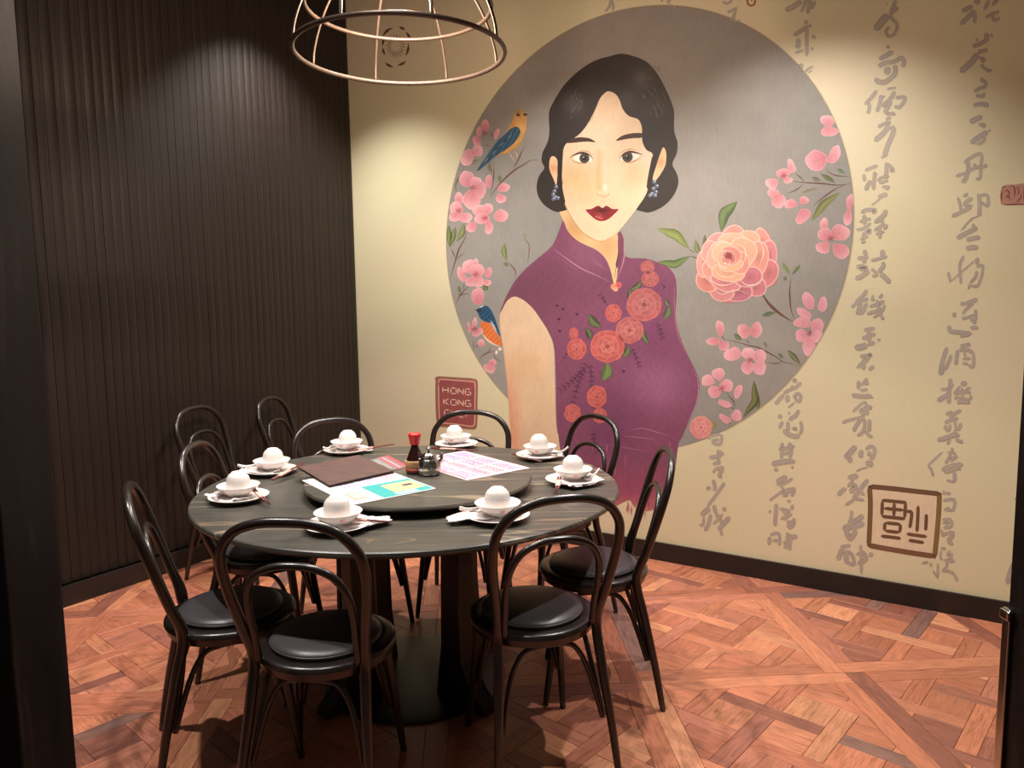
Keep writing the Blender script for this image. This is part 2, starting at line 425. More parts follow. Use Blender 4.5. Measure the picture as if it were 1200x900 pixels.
for i, (P, g) in enumerate(boards):            # same winding for all
    s = sum(P[k].x*P[(k+1) % len(P)].y-P[(k+1) % len(P)].x*P[k].y for k in range(len(P)))
    if s < 0: boards[i] = (P[::-1], g)
boards.sort(key=lambda b: -vis(b[0]))
for P, g in boards[:300]:
    L = ([], [], [], []); board_geo(P, g, L)
    if L[1]: link_mesh('plank', board_mesh('plank', L), None, floor)
L = ([], [], [], [])
for P, g in boards[300:]: board_geo(P, g, L)
link_mesh('plank_field', board_mesh('plank_field', L), None, floor)['kind'] = 'stuff'

# ---------------------------------------------------------------- chairs
def P3(*a): return [Vector(p) for p in a]
ZS, HT, HW, LEAN, SR = .458, .900, .193, .134, .198
def sweep_obj(name, path, rad, mat, parent, sides=12, n=6, closed=False, rads=None):
    bm = bmesh.new(); pts = catmull(path, n, closed)
    if rads:
        rr = []
        for i in range(len(pts)):
            f = i/(len(pts)-1)*(len(rads)-1); a = int(f); b = min(a+1, len(rads)-1); rr.append(rads[a]*(1-(f-a))+rads[b]*(f-a))
        rad = rr
    tube(bm, pts, rad, sides, closed); return obj(name, bm, mat, parent)
def yb(z): return -.142-LEAN*(z-ZS)/(HT-ZS)
def make_chair(label, group):
    t = thing('bentwood_chair', label, 'chair', group=group)
    half = [(.190, -.232, .004), (.178, -.205, .16), (.163, -.168, .33), (.157, yb(ZS), ZS), (.170, yb(.56), .56), (.186, yb(.66), .66), (HW-.002, yb(.74), .74),
            (HW*.93, yb(.80), .80), (HW*.70, yb(.852), .852), (HW*.36, yb(.876), .876)]
    top = [(0, yb(.882), .881)]
    path = half+top+[(-x, y, z) for x, y, z in half[::-1]]
    sweep_obj('back_frame', path, .0145, M['bent'], t, 12, 5, rads=[.0105, .013, .0155, .016, .0155, .015, .0145, .014, .0135, .013, .013, .013, .0135, .014, .0145, .015, .0155, .016, .0155, .013, .0105])
    ih = [(.138, -.150, ZS-.005), (.140, yb(.52), .52), (.143, yb(.60), .60), (.135, yb(.67), .67), (.105, yb(.722), .722), (.055, yb(.747), .747)]
    sweep_obj('inner_hoop', ih+[(0, yb(.753), .753)]+[(-x, y, z) for x, y, z in ih[::-1]], .0105, M['bent'], t, 10, 5)
    # seat frame ring with a rounded lip, and the pad on it
    bm = bmesh.new(); lathe(bm, [(SR-.052, ZS-.004), (SR-.038, ZS), (SR-.008, ZS), (SR, ZS-.006), (SR+.001, ZS-.016), (SR-.006, ZS-.020), (SR-.008, ZS-.040), (SR-.018, ZS-.044), (SR-.030, ZS-.040), (SR-.032, ZS-.014), (0, ZS-.014)], 48)
    obj('seat_frame', bm, M['bent'], t, auto=50)
    bm = bmesh.new(); lathe(bm, [(SR-.05, ZS-.006), (SR-.040, ZS+.003), (SR-.039, ZS+.010), (SR-.044, ZS+.017), (SR-.062, ZS+.024), (SR-.095, ZS+.028), (SR-.14, ZS+.030), (0, ZS+.031)], 48)
    obj('cushion', bm, M['leather'], t)
    bm = bmesh.new(); pts = [(math.cos(a)*(SR-.040), math.sin(a)*(SR-.040), ZS+.009) for a in [2*PI*k/48 for k in range(48)]]; tube(bm, pts, .0028, 6, True)
    obj('piping', bm, M['leather'], t)
    for s in (-1, 1):
        sweep_obj('leg', [(s*.135, .120, ZS-.02), (s*.141, .132, .34), (s*.156, .152, .18), (s*.172, .176, .004)], .014, M['bent'], t, 12, 6, rads=[.0165, .0155, .013, .0105])
    # arched braces springing from the legs and hugging the underside of the seat
    LEG = {'fr': lambda z: Vector((.141+.031*(.34-z)/.336, .132+.044*(.34-z)/.336, z)), 'rr': lambda z: Vector((.163+.027*(.33-z)/.326, -.168-.064*(.33-z)/.326, z))}
    LEG['fl'] = lambda z: Vector((-LEG['fr'](z).x, LEG['fr'](z).y, z)); LEG['rl'] = lambda z: Vector((-LEG['rr'](z).x, LEG['rr'](z).y, z))
    for a, b in (('fl', 'fr'), ('fr', 'rr'), ('rr', 'rl'), ('rl', 'fl')):
        A = LEG[a]; B = LEG[b]; mid = (A(.3)+B(.3))/2; out = Vector((mid.x, mid.y, 0))
        def q(f, z, pull):
            p = A(z).lerp(B(z), f); p.z = z; c = Vector((0, 0, z)); return p.lerp(c, pull)
        pts = [q(.02, .17, .07), q(.04, .24, .09), q(.10, .33, .10), q(.22, .388, .08), q(.38, .402, .05), q(.5, .404, .04), q(.62, .402, .05), q(.78, .388, .08), q(.90, .33, .10), q(.96, .24, .09), q(.98, .17, .07)]
        sweep_obj('brace', pts, .0085, M['bent'], t, 8, 4)
    return t
def copy_tree(o, parent=None):
    c = o.copy(); COL.objects.link(c)
    if parent: c.parent = parent
    for ch in list(o.children): copy_tree(ch, c)
    return c
CH = [(-.909, 2.302, -1.16, 'black bentwood chair at the table, leftmost in view, seen from the side'),
      (-.550, 2.088, -.10, 'black bentwood chair in the left foreground with its back to the viewer'),
      (.054, 2.267, .312, 'black bentwood chair in the right foreground with its back to the viewer'),
      (.291, 2.665, 1.506, 'black bentwood chair at the table\'s right side, seen side-on'),
      (.168, 3.342, 2.077, 'black bentwood chair behind the table whose back shows against the purple dress'),
      (-.246, 3.405, 2.98, 'black bentwood chair behind the table, its back arch before the red seal'),
      (-.702, 3.251, -2.513, 'black bentwood chair behind the table before the corner of the room'),
      (-.982, 2.890, -1.531, 'black bentwood chair on the table\'s left side, behind the two leftmost plates'),
      (-1.446, 3.904, -1.815, 'unused black bentwood chair standing by the ribbed wall, the left one of two'),
      (-1.168, 4.320, -1.710, 'unused black bentwood chair standing by the ribbed wall, nearest the room\'s corner')]
c0 = make_chair(CH[0][3], 'black bentwood chairs at the round table')
for i, (x, y, a, lab) in enumerate(CH):
    c = c0 if i == 0 else copy_tree(c0)
    c.location = (x, y, 0); c.rotation_euler = (0, 0, a); c['label'] = lab
    c['group'] = 'black bentwood chairs at the round table' if i < 8 else 'spare chairs along the ribbed wall'

# ---------------------------------------------------------------- table
TR = .768
tb = thing('round_table', 'large round dining table with dark grey veined stone top on black pedestal', 'table', TABLE)
bm = bmesh.new(); lathe(bm, [(0, .728), (TR-.012, .728), (TR-.003, .733), (TR, .739), (TR-.002, .747), (TR-.006, .75), (0, .75)], 128)
obj('table_top', bm, M['stone'], tb, auto=35)
bm = bmesh.new(); lathe(bm, [(0, .700), (.42, .700), (.42, .728), (0, .728)], 48); obj('support_plate', bm, M['pedestal'], tb, auto=30)
for k in range(4):
    a = PI/4+PI/2*k; d = Vector((math.cos(a), math.sin(a), 0)); n = Vector((-d.y, d.x, 0))
    bm = bmesh.new(); prof = [(.205, .70), (.295, .70), (.293, .34), (.30, .16), (.35, .07), (.41, .03), (.41, .006), (.16, .006), (.20, .20)]
    A = [bm.verts.new(d*x+n*.035+Vector((0, 0, z))) for x, z in prof]; B = [bm.verts.new(d*x-n*.035+Vector((0, 0, z))) for x, z in prof]
    bm.faces.new(A); bm.faces.new(B[::-1])
    for i in range(len(prof)): bm.faces.new((A[i], A[(i+1) % len(prof)], B[(i+1) % len(prof)], B[i]))
    bmesh.ops.bevel(bm, geom=[e for e in bm.edges if abs((e.verts[0].co-e.verts[1].co).dot(n)) < .01], offset=.004, segments=2, affect='EDGES')
    obj('leg', bm, M['pedestal'], tb, smooth=False)
bm = bmesh.new(); lathe(bm, [(0, 0), (.34, 0), (.34, .006), (.31, .012), (0, .014)], 48); obj('base', bm, M['pedestal'], tb, auto=40)
LS = Vector((-.343, 2.672, 0)); LR = .410; LZ = .790
ls = thing('lazy_susan', 'round dark veined stone turntable raised on the table\'s middle', 'turntable', LS+Vector((0, 0, .75)))
bm = bmesh.new(); lathe(bm, [(0, .024), (LR-.01, .024), (LR-.002, .029), (LR, .034), (LR-.004, .040), (0, .040)], 96); obj('turntable_top', bm, M['stone2'], ls, auto=35)
bm = bmesh.new(); lathe(bm, [(0, 0), (.17, 0), (.175, .004), (.175, .020), (.16, .024), (0, .024)], 48); obj('bearing', bm, M['pedestal'], ls, auto=35)

# ---------------------------------------------------------------- place settings
def lathe_obj(name, prof, mat, parent=None, n=48, auto=None, **k):
    bm = bmesh.new(); lathe(bm, prof, n, **k); return obj(name, bm, mat, parent, auto=auto)
TZ = .7502
plate0 = thing('plate', 'x', 'plate')
lathe_obj('dish', [(0, .0), (.055, .0), (.058, .003), (.082, .010), (.1, .018), (.1015, .0195), (.099, .0205), (.08, .0135), (.06, .0075), (.054, .006), (0, .006)], M['china'], plate0)
lathe_obj('foot_ring', [(.05, -.0), (.052, -.0), (.053, .002), (.05, .002), (.05, 0)], M['china'], plate0)
bowl0 = thing('rice_bowl', 'x', 'bowl')
lathe_obj('bowl_body', [(0, .004), (.032, .004), (.034, 0), (.037, 0), (.038, .006), (.052, .012), (.063, .022), (.069, .033), (.0725, .0355), (.0715, .0365), (.067, .034), (.060, .0235), (.048, .014), (.03, .0095), (0, .009)], M['china'], bowl0)
def patch(name, r0, r1, z0, z1, a0, a1, mat, parent):
    bm = bmesh.new(); g = []
    for i in range(7):
        a = a0+(a1-a0)*i/6; g.append([bm.verts.new((r*math.cos(a), r*math.sin(a), z)) for r, z in ((r0, z0), (r1, z1))])
    for A, B in zip(g, g[1:]): bm.faces.new((A[0], B[0], B[1], A[1]))
    return obj(name, bm, mat, parent)
patch('print', .0590, .0655, .0165, .0255, -PI/2-.12, -PI/2+.12, M['print_pink'], bowl0)
cup0 = thing('tea_cup', 'x', 'cup')
lathe_obj('cup_body', [(.0375, 0), (.0395, 0), (.0405, .003), (.041, .024), (.0398, .040), (.036, .054), (.029, .064), (.0215, .069), (.0205, .0715), (.0175, .0715), (.017, .0695), (0, .069)], M['china_rib'], cup0, 72)
NAPS = 2
def napkin_mesh(k):
    rr = random.Random(50+k); bm = bmesh.new()
    L, W_ = .165, .090; nx, ny = 18, 9; g = []
    for i in range(nx+1):
        row = []
        for j in range(ny+1):
            u = i/nx-.5; v = j/ny-.5
            x = u*L; y = v*W_*(1-.55*max(0, u)*2 if k % 2 == 0 else 1-.4*abs(u)*2)
            z = .0035*math.sin(u*9+k)+.003*math.sin(v*14+u*6)+.012*max(0, abs(u)-.3)*3*(.5+.5*math.sin(v*7+k))
            row.append((x+v*.02*rr.uniform(-1, 1), y, max(z, 0)+.002))
        g.append(row)
    T = [[bm.verts.new(p) for p in r] for r in g]; B = [[bm.verts.new((p[0], p[1], p[2]-.0035)) for p in r] for r in g]
    for i in range(nx):
        for j in range(ny):
            bm.faces.new((T[i][j], T[i+1][j], T[i+1][j+1], T[i][j+1])); bm.faces.new((B[i][j], B[i][j+1], B[i+1][j+1], B[i+1][j]))
    for i in range(nx):
        bm.faces.new((T[i][0], B[i][0], B[i+1][0], T[i+1][0])); bm.faces.new((T[i][ny], T[i+1][ny], B[i+1][ny], B[i][ny]))
    for j in range(ny):
        bm.faces.new((T[0][j], T[0][j+1], B[0][j+1], B[0][j])); bm.faces.new((T[nx][j], B[nx][j], B[nx][j+1], T[nx][j+1]))
    bmesh.ops.recalc_face_normals(bm, faces=bm.faces); me = bpy.data.meshes.new('napkin'); bm.to_mesh(me); bm.free()
    for p in me.polygons: p.use_smooth = True
    me.materials.append(M['napkin']); return me
naps = [napkin_mesh(0), napkin_mesh(1)]
spoon0 = thing('soup_spoon', 'x', 'spoon')
bm = bmesh.new(); rows = []
for i in range(15):                      # bowl of the spoon, an open scoop
    f = i/14; x = .001+f*.048; wd = .0205*math.sqrt(max(0, 1-(2*f-1)**2))*(1 if f > .5 else .92)+.002; dp = .010*math.sin(PI*min(1, f*1.05))
    rows.append([bm.verts.new((x, wd*c_, .0125-dp*(1-c_*c_)+.0)) for c_ in [-1+2*k/8 for k in range(9)]])
for A, B in zip(rows, rows[1:]):
    for k in range(8): bm.faces.new((A[k], A[k+1], B[k+1], B[k]))
r_ = bmesh.ops.solidify(bm, geom=bm.faces[:], thickness=.002)
obj('scoop', bm, M['china'], spoon0)
bm = bmesh.new(); pts = catmull([(-.078, 0, .022), (-.05, 0, .013), (-.02, 0, .010), (.004, 0, .0115)], 6); tube(bm, pts, [.0062-.0012*math.sin(i/18*PI) for i in range(len(pts))], 10, squash=.55); obj('handle', bm, M['china'], spoon0)
stick0 = thing('chopsticks', 'x', 'chopsticks')
LC = .21
for s in (-1, 1):
    bm = bmesh.new(); tube(bm, [(-LC/2, s*.0042, 0), (0, s*.0042, 0), (LC/2, s*.003, 0)], [.0034, .003, .0018], 8); obj('stick', bm, M['chopdark'] , stick0)
bm = bmesh.new(); box(bm, (-.03, 0, .0), (.07, .0175, .0072), bev=.002); obj('paper_sleeve', bm, M['chop'], stick0, smooth=False)
# each setting: plate px, napkin (px, angle, kind), chopsticks px from-to with heights, spoon (px, angle) or None
SET = [
 ((280, 583), 'at the table\'s left edge', (258, 583, 2.6, 0), ((300, 576), (314, 589), .785, .765), (252, 583, 2.4)),
 ((318, 552), 'second from the left, just behind it', (298, 552, 2.9, 1), ((319, 562), (357, 542), .771, .79), (297, 547, 2.7)),
 ((406, 528), 'near the dark corner', (420, 527, .1, 1), ((412, 528), (459, 521), .771, .775), (386, 526, 2.9)),
 ((535, 521), 'before the red seal', (538, 521, .0, 1), ((500, 525), (566, 528), .771, .768), None),
 ((632, 534), 'at the far right near the wall', (640, 536, .2, 0), ((594, 530), (643, 543), .765, .773), (657, 533, .0)),
 ((671, 563), 'at the table\'s right edge', (690, 566, .5, 0), ((655, 562), (652, 577), .795, .768), (695, 561, .4)),
 ((583, 605), 'at the front right', (553, 605, 3.6, 0), ((528, 606), (561, 596), .757, .773), (560, 597, 2.9)),
 ((396, 616), 'at the front left', (428, 612, .55, 1), ((408, 608), (450, 611), .782, .772), (362, 619, 2.9)),
]
first = {}
def place(kind, proto, label, loc, rz=0, group=None):
    if kind not in first: o = proto; first[kind] = o
    else: o = copy_tree(proto)
    o.location = loc; o.rotation_euler = (0, 0, rz); o['label'] = label; o['group'] = group; return o
for i, (pp, where, nap, cs, sp) in enumerate(SET):
    c = at_z(pp, TZ+.01); c.z = TZ
    j = Vector((random.uniform(-.006, .006), random.uniform(-.006, .006), 0))
    place('plate', plate0, 'white round china plate '+where, c, random.uniform(0, 6), 'plates of the place settings')
    q = at_z((nap[0], nap[1]), TZ+.015); q.z = TZ+.0125
    # slide the napkin under the bowl's rim
    d = (Vector((c.x, c.y, 0))-Vector((q.x, q.y, 0)))
    q2 = Vector((c.x, c.y, 0))-d*(.95 if i in (3, 6, 7) else .7); me = naps[nap[3]]
    o = bpy.data.objects.new('napkin', me); COL.objects.link(o); o.location = (q2.x, q2.y, TZ+.0135); o.rotation_euler = (0, 0, nap[2])
    tag(o, 'folded white napkin under bowl '+where, 'napkin', 'paper napkins of the place settings')
    bc = Vector((c.x, c.y, TZ+.0185))+j*.6; bc.y += .004
    place('bowl', bowl0, 'small white china bowl '+where, bc, random.uniform(-.5, .5), 'bowls of the place settings')
    cc = bc+Vector((j.y, j.x, .0105)); 
    place('cup', cup0, 'white tea cup upside down in bowl '+where, cc, random.uniform(0, 6), 'upturned cups of the place settings')
    a = at_z(cs[0], cs[2]); b = at_z(cs[1], cs[3]); mid = (a+b)/2; dd = b-a; L = dd.length
    o = place('sticks', stick0, 'reddish chopsticks in paper sleeve '+where, mid, 0, 'chopsticks of the place settings')
    o.rotation_euler = dd.to_track_quat('X', 'Z').to_euler(); 
    k = max(.55, min(1.05, (L+.03)/LC)); o.scale = (k, 1, 1)
    if sp:
        q = at_z((sp[0], sp[1]), TZ+.02); dv = Vector((q.x-c.x, q.y-c.y, 0)); ang = math.atan2(-dv.y, -dv.x)
        o = place('spoon', spoon0, 'white soup spoon beside bowl '+where, (c.x+dv.x*.85, c.y+dv.y*.85, TZ+.018), 0, 'soup spoons of the place settings')
        o.rotation_euler = (0, 0, ang+(0 if i == 7 else 1.25))

# ---------------------------------------------------------------- things on the turntable
SZ = LZ+.0003
sb = thing('soy_sauce_bottle', 'small glass soy sauce bottle with red cap on the turntable', 'sauce bottle', (*at_z((487, 554), SZ).xy, SZ))
sb.scale = (1.12,)*3
lathe_obj('glass', [(0, 0), (.028, 0), (.031, .003), (.0315, .03), (.029, .048), (.019, .074), (.0125, .088), (.012, .100), (0, .1)], M['soy'], sb)
lathe_obj('label', [(.0322, .018), (.0324, .018), (.0324, .040), (.0318, .045), (.0312, .045), (.032, .018)], simple('tan_label', (176, 138, 92), .6, var=.15, vscale=60), sb)
lathe_obj('label_band', [(.0324, .008), (.0327, .008), (.0327, .018), (.0324, .018)], simple('red_label', (150, 50, 46), .6, var=.1), sb)
lathe_obj('cap', [(0, .135), (.016, .135), (.0205, .132), (.0215, .128), (.0205, .124), (.0175, .112), (.0165, .098), (.015, .0965), (0, .0965)], M['redcap'], sb)
tp = thing('steel_vinegar_pot', 'small stainless steel pot with knobbed lid beside the sauce bottle', 'condiment pot', (*at_z((503, 556), SZ).xy, SZ), .5)
tp.scale = (1.15,)*3
lathe_obj('body', [(0, 0), (.030, 0), (.034, .003), (.038, .015), (.0385, .026), (.034, .042), (.027, .052), (.0235, .056), (.0235, .059), (0, .059)], M['steel'], tp)
lathe_obj('lid', [(.025, .059), (.0255, .061), (.02, .068), (.008, .073), (0, .0735)], M['steel'], tp)
lathe_obj('knob', [(.004, .072), (.0035, .077), (.008, .081), (.0085, .085), (.005, .089), (0, .09)], M['steel'], tp)
sweep_obj('spout', [(.030, 0, .036), (.040, 0, .046), (.043, 0, .056), (.046, 0, .064)], .006, M['steel'], tp, 10, 6, rads=[.013, .0095, .007, .0065])

def card(name, label, cat, origin, ex_, ey_, th, zones, mat_edge, warp=0):
    """flat printed card: origin corner, edge vectors (world), zones=list of (u0,v0,u1,v1,colour)"""
    t_ = thing(name, label, cat, origin)
    bm = bmesh.new(); frame_box(bm, Vector((0, 0, 0)), ex_, ey_, Vector((0, 0, th)), min(.0004, th*.3)); obj('sheet', bm, mat_edge, t_, smooth=False)
    V = []; Fs = []; C_ = []
    for k, (u0, v0, u1, v1, col) in enumerate(zones):
        b0 = len(V); z = th+.00015+k*.00004 if k < 6 else th+.0006
        for u, v in ((u0, v0), (u1, v0), (u1, v1), (u0, v1)):
            p = ex_*u+ey_*v; V.append((p.x, p.y, z)); C_.append(lin(col))
        Fs.append((b0, b0+1, b0+2, b0+3))
    me = bpy.data.meshes.new('print'); me.from_pydata(V, [], Fs); ca = me.color_attributes.new('Col', 'FLOAT_COLOR', 'POINT')
    for i, cc in enumerate(C_): ca.data[i].color = (*cc, 1)
    me.materials.append(M['print']); me.update()
    n_up = me.polygons[0].normal.z
    if n_up < 0:
        me.flip_normals()
    link_mesh('print', me, None, t_); return t_
def lines(u0, v0, u1, v1, n, col, rr, frac=.5, along='u'):
    """rows of small print"""
    out = []
    for i in range(n):
        v = v0+(v1-v0)*(i+.5)/n; h = (v1-v0)/n*frac/2; u = u0
        while u < u1-.01:
            L = rr.uniform(.02, .09)*(u1-u0)*2; e = min(u+L, u1)
            if along == 'u': out.append((u, v-h, e, v+h, col))
            u = e+.012
    return out
M['paper'] = simple('white_card', (240, 236, 232), .5, var=.02); M['paperdark'] = simple('dark_card', (70, 64, 66), .5, var=.05)
rr = random.Random(3)
# order sheet with teal strip: a = left corner, b = near corner, d = far corner
a = at_z((354, 562.5), LZ+.003); b = at_z((412, 591.5), LZ+.003); d = at_z((511, 571.8), LZ+.003)
exv = b-a; eyv = d-b; exv.z = eyv.z = 0
Z = [(0, .0, 1, 1, (206, 200, 208)), (0, 0, 1, .18, (222, 218, 216)), (.42, .56, .985, .985, (42, 150, 150)), (.52, .68, .86, .97, (222, 178, 128)), (.60, .80, .70, .90, (60, 50, 60)),
     (.66, .10, .90, .25, (234, 156, 138)), (.71, .14, .84, .22, (242, 206, 190))]
Z[2] = (.55, .38, .985, .985, (42, 150, 150)); Z[3] = (.62, .58, .88, .96, (222, 178, 128)); Z[4] = (.70, .78, .76, .9, (50, 60, 70))
for k in range(3): Z += lines(.05, .22+.25*k, .50, .42+.25*k, 7, rr.choice([(130, 110, 150), (190, 100, 110), (110, 110, 160)]), rr)
Z += lines(.52, .20, .60, .35, 3, (214, 160, 150), rr)+[(.05, .45, .5, .455, (220, 150, 80)), (.05, .70, .5, .705, (70, 70, 130))]
Z += lines(.90, .42, .97, .95, 1, (230, 240, 240), rr)
m1 = card('order_menu', 'white and teal printed menu sheet lying half off the turntable\'s left front', 'menu', Vector((a.x, a.y, SZ)), exv, eyv, .0012, Z, M['paper'])
# brown leatherette folder on top
pts = [at_z(p, LZ+.012) for p in ((349, 547), (386, 568.5), (462, 551.5))]
exv = pts[1]-pts[0]; eyv = pts[2]-pts[1]; exv.z = eyv.z = 0
t_ = thing('menu_folder', 'dark brown leatherette menu folder lying on the turntable over the teal sheet', 'menu', (pts[0].x, pts[0].y, SZ+.0028))
for k, z in enumerate((0, .0068)):
    bm = bmesh.new(); frame_box(bm, Vector((0, 0, z)), exv, eyv, Vector((0, 0, .0028)), .0009); obj('cover', bm, M['cover'], t_, smooth=False)
bm = bmesh.new(); frame_box(bm, exv*.03+eyv*.03+Vector((0, 0, .0028)), exv*.94, eyv*.94, Vector((0, 0, .004))); obj('pages', bm, M['paper'], t_, smooth=False)
# red and grey card behind
r2, r3, r4 = [at_z(p, LZ+.002) for p in ((455, 533.5), (479, 546), (460, 551))]
exv = r3-r2; eyv = (r4-r3).normalized()*.20; exv.z = eyv.z = 0
Z = [(0, 0, 1, 1, (104, 100, 102)), (0, 0, 1, .09, (190, 60, 72)), (0, .16, 1, .30, (206, 78, 88)), (.05, .19, .95, .21, (240, 190, 190)), (0, .55, 1, .72, (206, 70, 82)), (.05, .62, .95, .64, (240, 190, 190))]
Z += lines(.1, .36, .9, .50, 3, (160, 156, 156), rr)
card('red_grey_card', 'red and grey printed card partly under the brown menu folder', 'menu', Vector((r2.x, r2.y, SZ)), exv, eyv, .0012, Z, M['paperdark'])
# pale order sheet on the right
a = at_z((544, 528), LZ+.002); b = at_z((621, 548), LZ+.002); c = at_z((547, 562.5), LZ+.002)
exv = b-a; eyv = c-b; exv.z = eyv.z = 0
Z = [(0, 0, 1, 1, (232, 186, 194)), (.02, .02, .98, .98, (204, 182, 194)), (.03, .60, .95, .62, (210, 110, 130)), (.45, .94, .95, .965, (214, 90, 100)), (.06, .06, .22, .40, (170, 170, 220)), (.28, .3, .60, .32, (120, 90, 110))]
for k in range(4):
    for q_ in range(3): Z += lines(.05+.31*q_, .08+.225*k, .05+.31*q_+.27, .08+.225*k+.18, 5, rr.choice([(180, 90, 115), (140, 95, 140), (190, 100, 110), (110, 90, 140)]), rr)
card('order_sheet', 'pale pink printed order sheet lying on the turntable\'s right side', 'menu', Vector((a.x, a.y, SZ)), exv, eyv, .0008, Z, M['paper'])

# ---------------------------------------------------------------- cage lamp over the table
LC0 = Vector((-.377, 2.735, 0)); RZ1, RR1, RZ2, RR2 = 2.297, .367, 2.45, .322
lamp = thing('cage_pendant_lamp', 'round bronze wire cage pendant lamp hanging over the round table', 'pendant lamp', LC0)
def ring(name, r, z, th):
    bm = bmesh.new(); tube(bm, [(r*math.cos(2*PI*k/96), r*math.sin(2*PI*k/96), z) for k in range(96)], th, 8, True); obj(name, bm, M['lampwire'], lamp)
ring('lower_hoop', RR1, RZ1, .0085); ring('middle_hoop', RR2, RZ2, .0075); ring('upper_hoop', .20, 2.60, .007); ring('top_hoop', .05, 2.665, .006)
for k in range(8):
    a = PI/8+PI/4*k+.02; pr = [(RR1, RZ1), (RR1*.975, 2.36), (RR2+.002, RZ2), (.275, 2.53), (.20, 2.603), (.12, 2.645), (.05, 2.667)]
    sweep_obj('rib', [(r*math.cos(a), r*math.sin(a), z) for r, z in pr], .0052, M['lampwire'], lamp, 8, 5)
lathe_obj('socket', [(0, 2.70), (.03, 2.70), (.034, 2.68), (.034, 2.625), (.022, 2.615), (0, 2.615)], M['bulbholder'], lamp)
lathe_obj('reflector', [(.034, 2.668), (.075, 2.64), (.105, 2.60), (.12, 2.565), (.118, 2.563), (.10, 2.598), (.07, 2.634), (.034, 2.66)], M['bulbholder'], lamp)
lathe_obj('bulb', [(0, 2.54), (.018, 2.545), (.03, 2.56), (.033, 2.575), (.027, 2.595), (.017, 2.612), (0, 2.615)], M['bulb'], lamp, 32)
bm = bmesh.new(); tube(bm, [(0, 0, 2.69), (0, 0, 3.6)], .0035, 8); obj('cable', bm, M['bulbholder'], lamp)
pl = bpy.data.lights.new('bulb_light', 'SPOT'); pl.spot_size = math.radians(152); pl.spot_blend = .6; pl.energy = LAMP_W; pl.color = (1, .92, .82); pl.shadow_soft_size = .036
po = bpy.data.objects.new('bulb_light', pl); COL.objects.link(po); po.location = LC0+Vector((0, 0, 2.515))

pl = bpy.data.lights.new('bulb_fill', 'POINT'); pl.energy = 50; pl.color = (1, .76, .57); pl.shadow_soft_size = .036  # extra point fill at the bulb, added to warm and brighten the upper wall
po = bpy.data.objects.new('bulb_fill', pl); COL.objects.link(po); po.location = LC0+Vector((0, 0, 2.50))

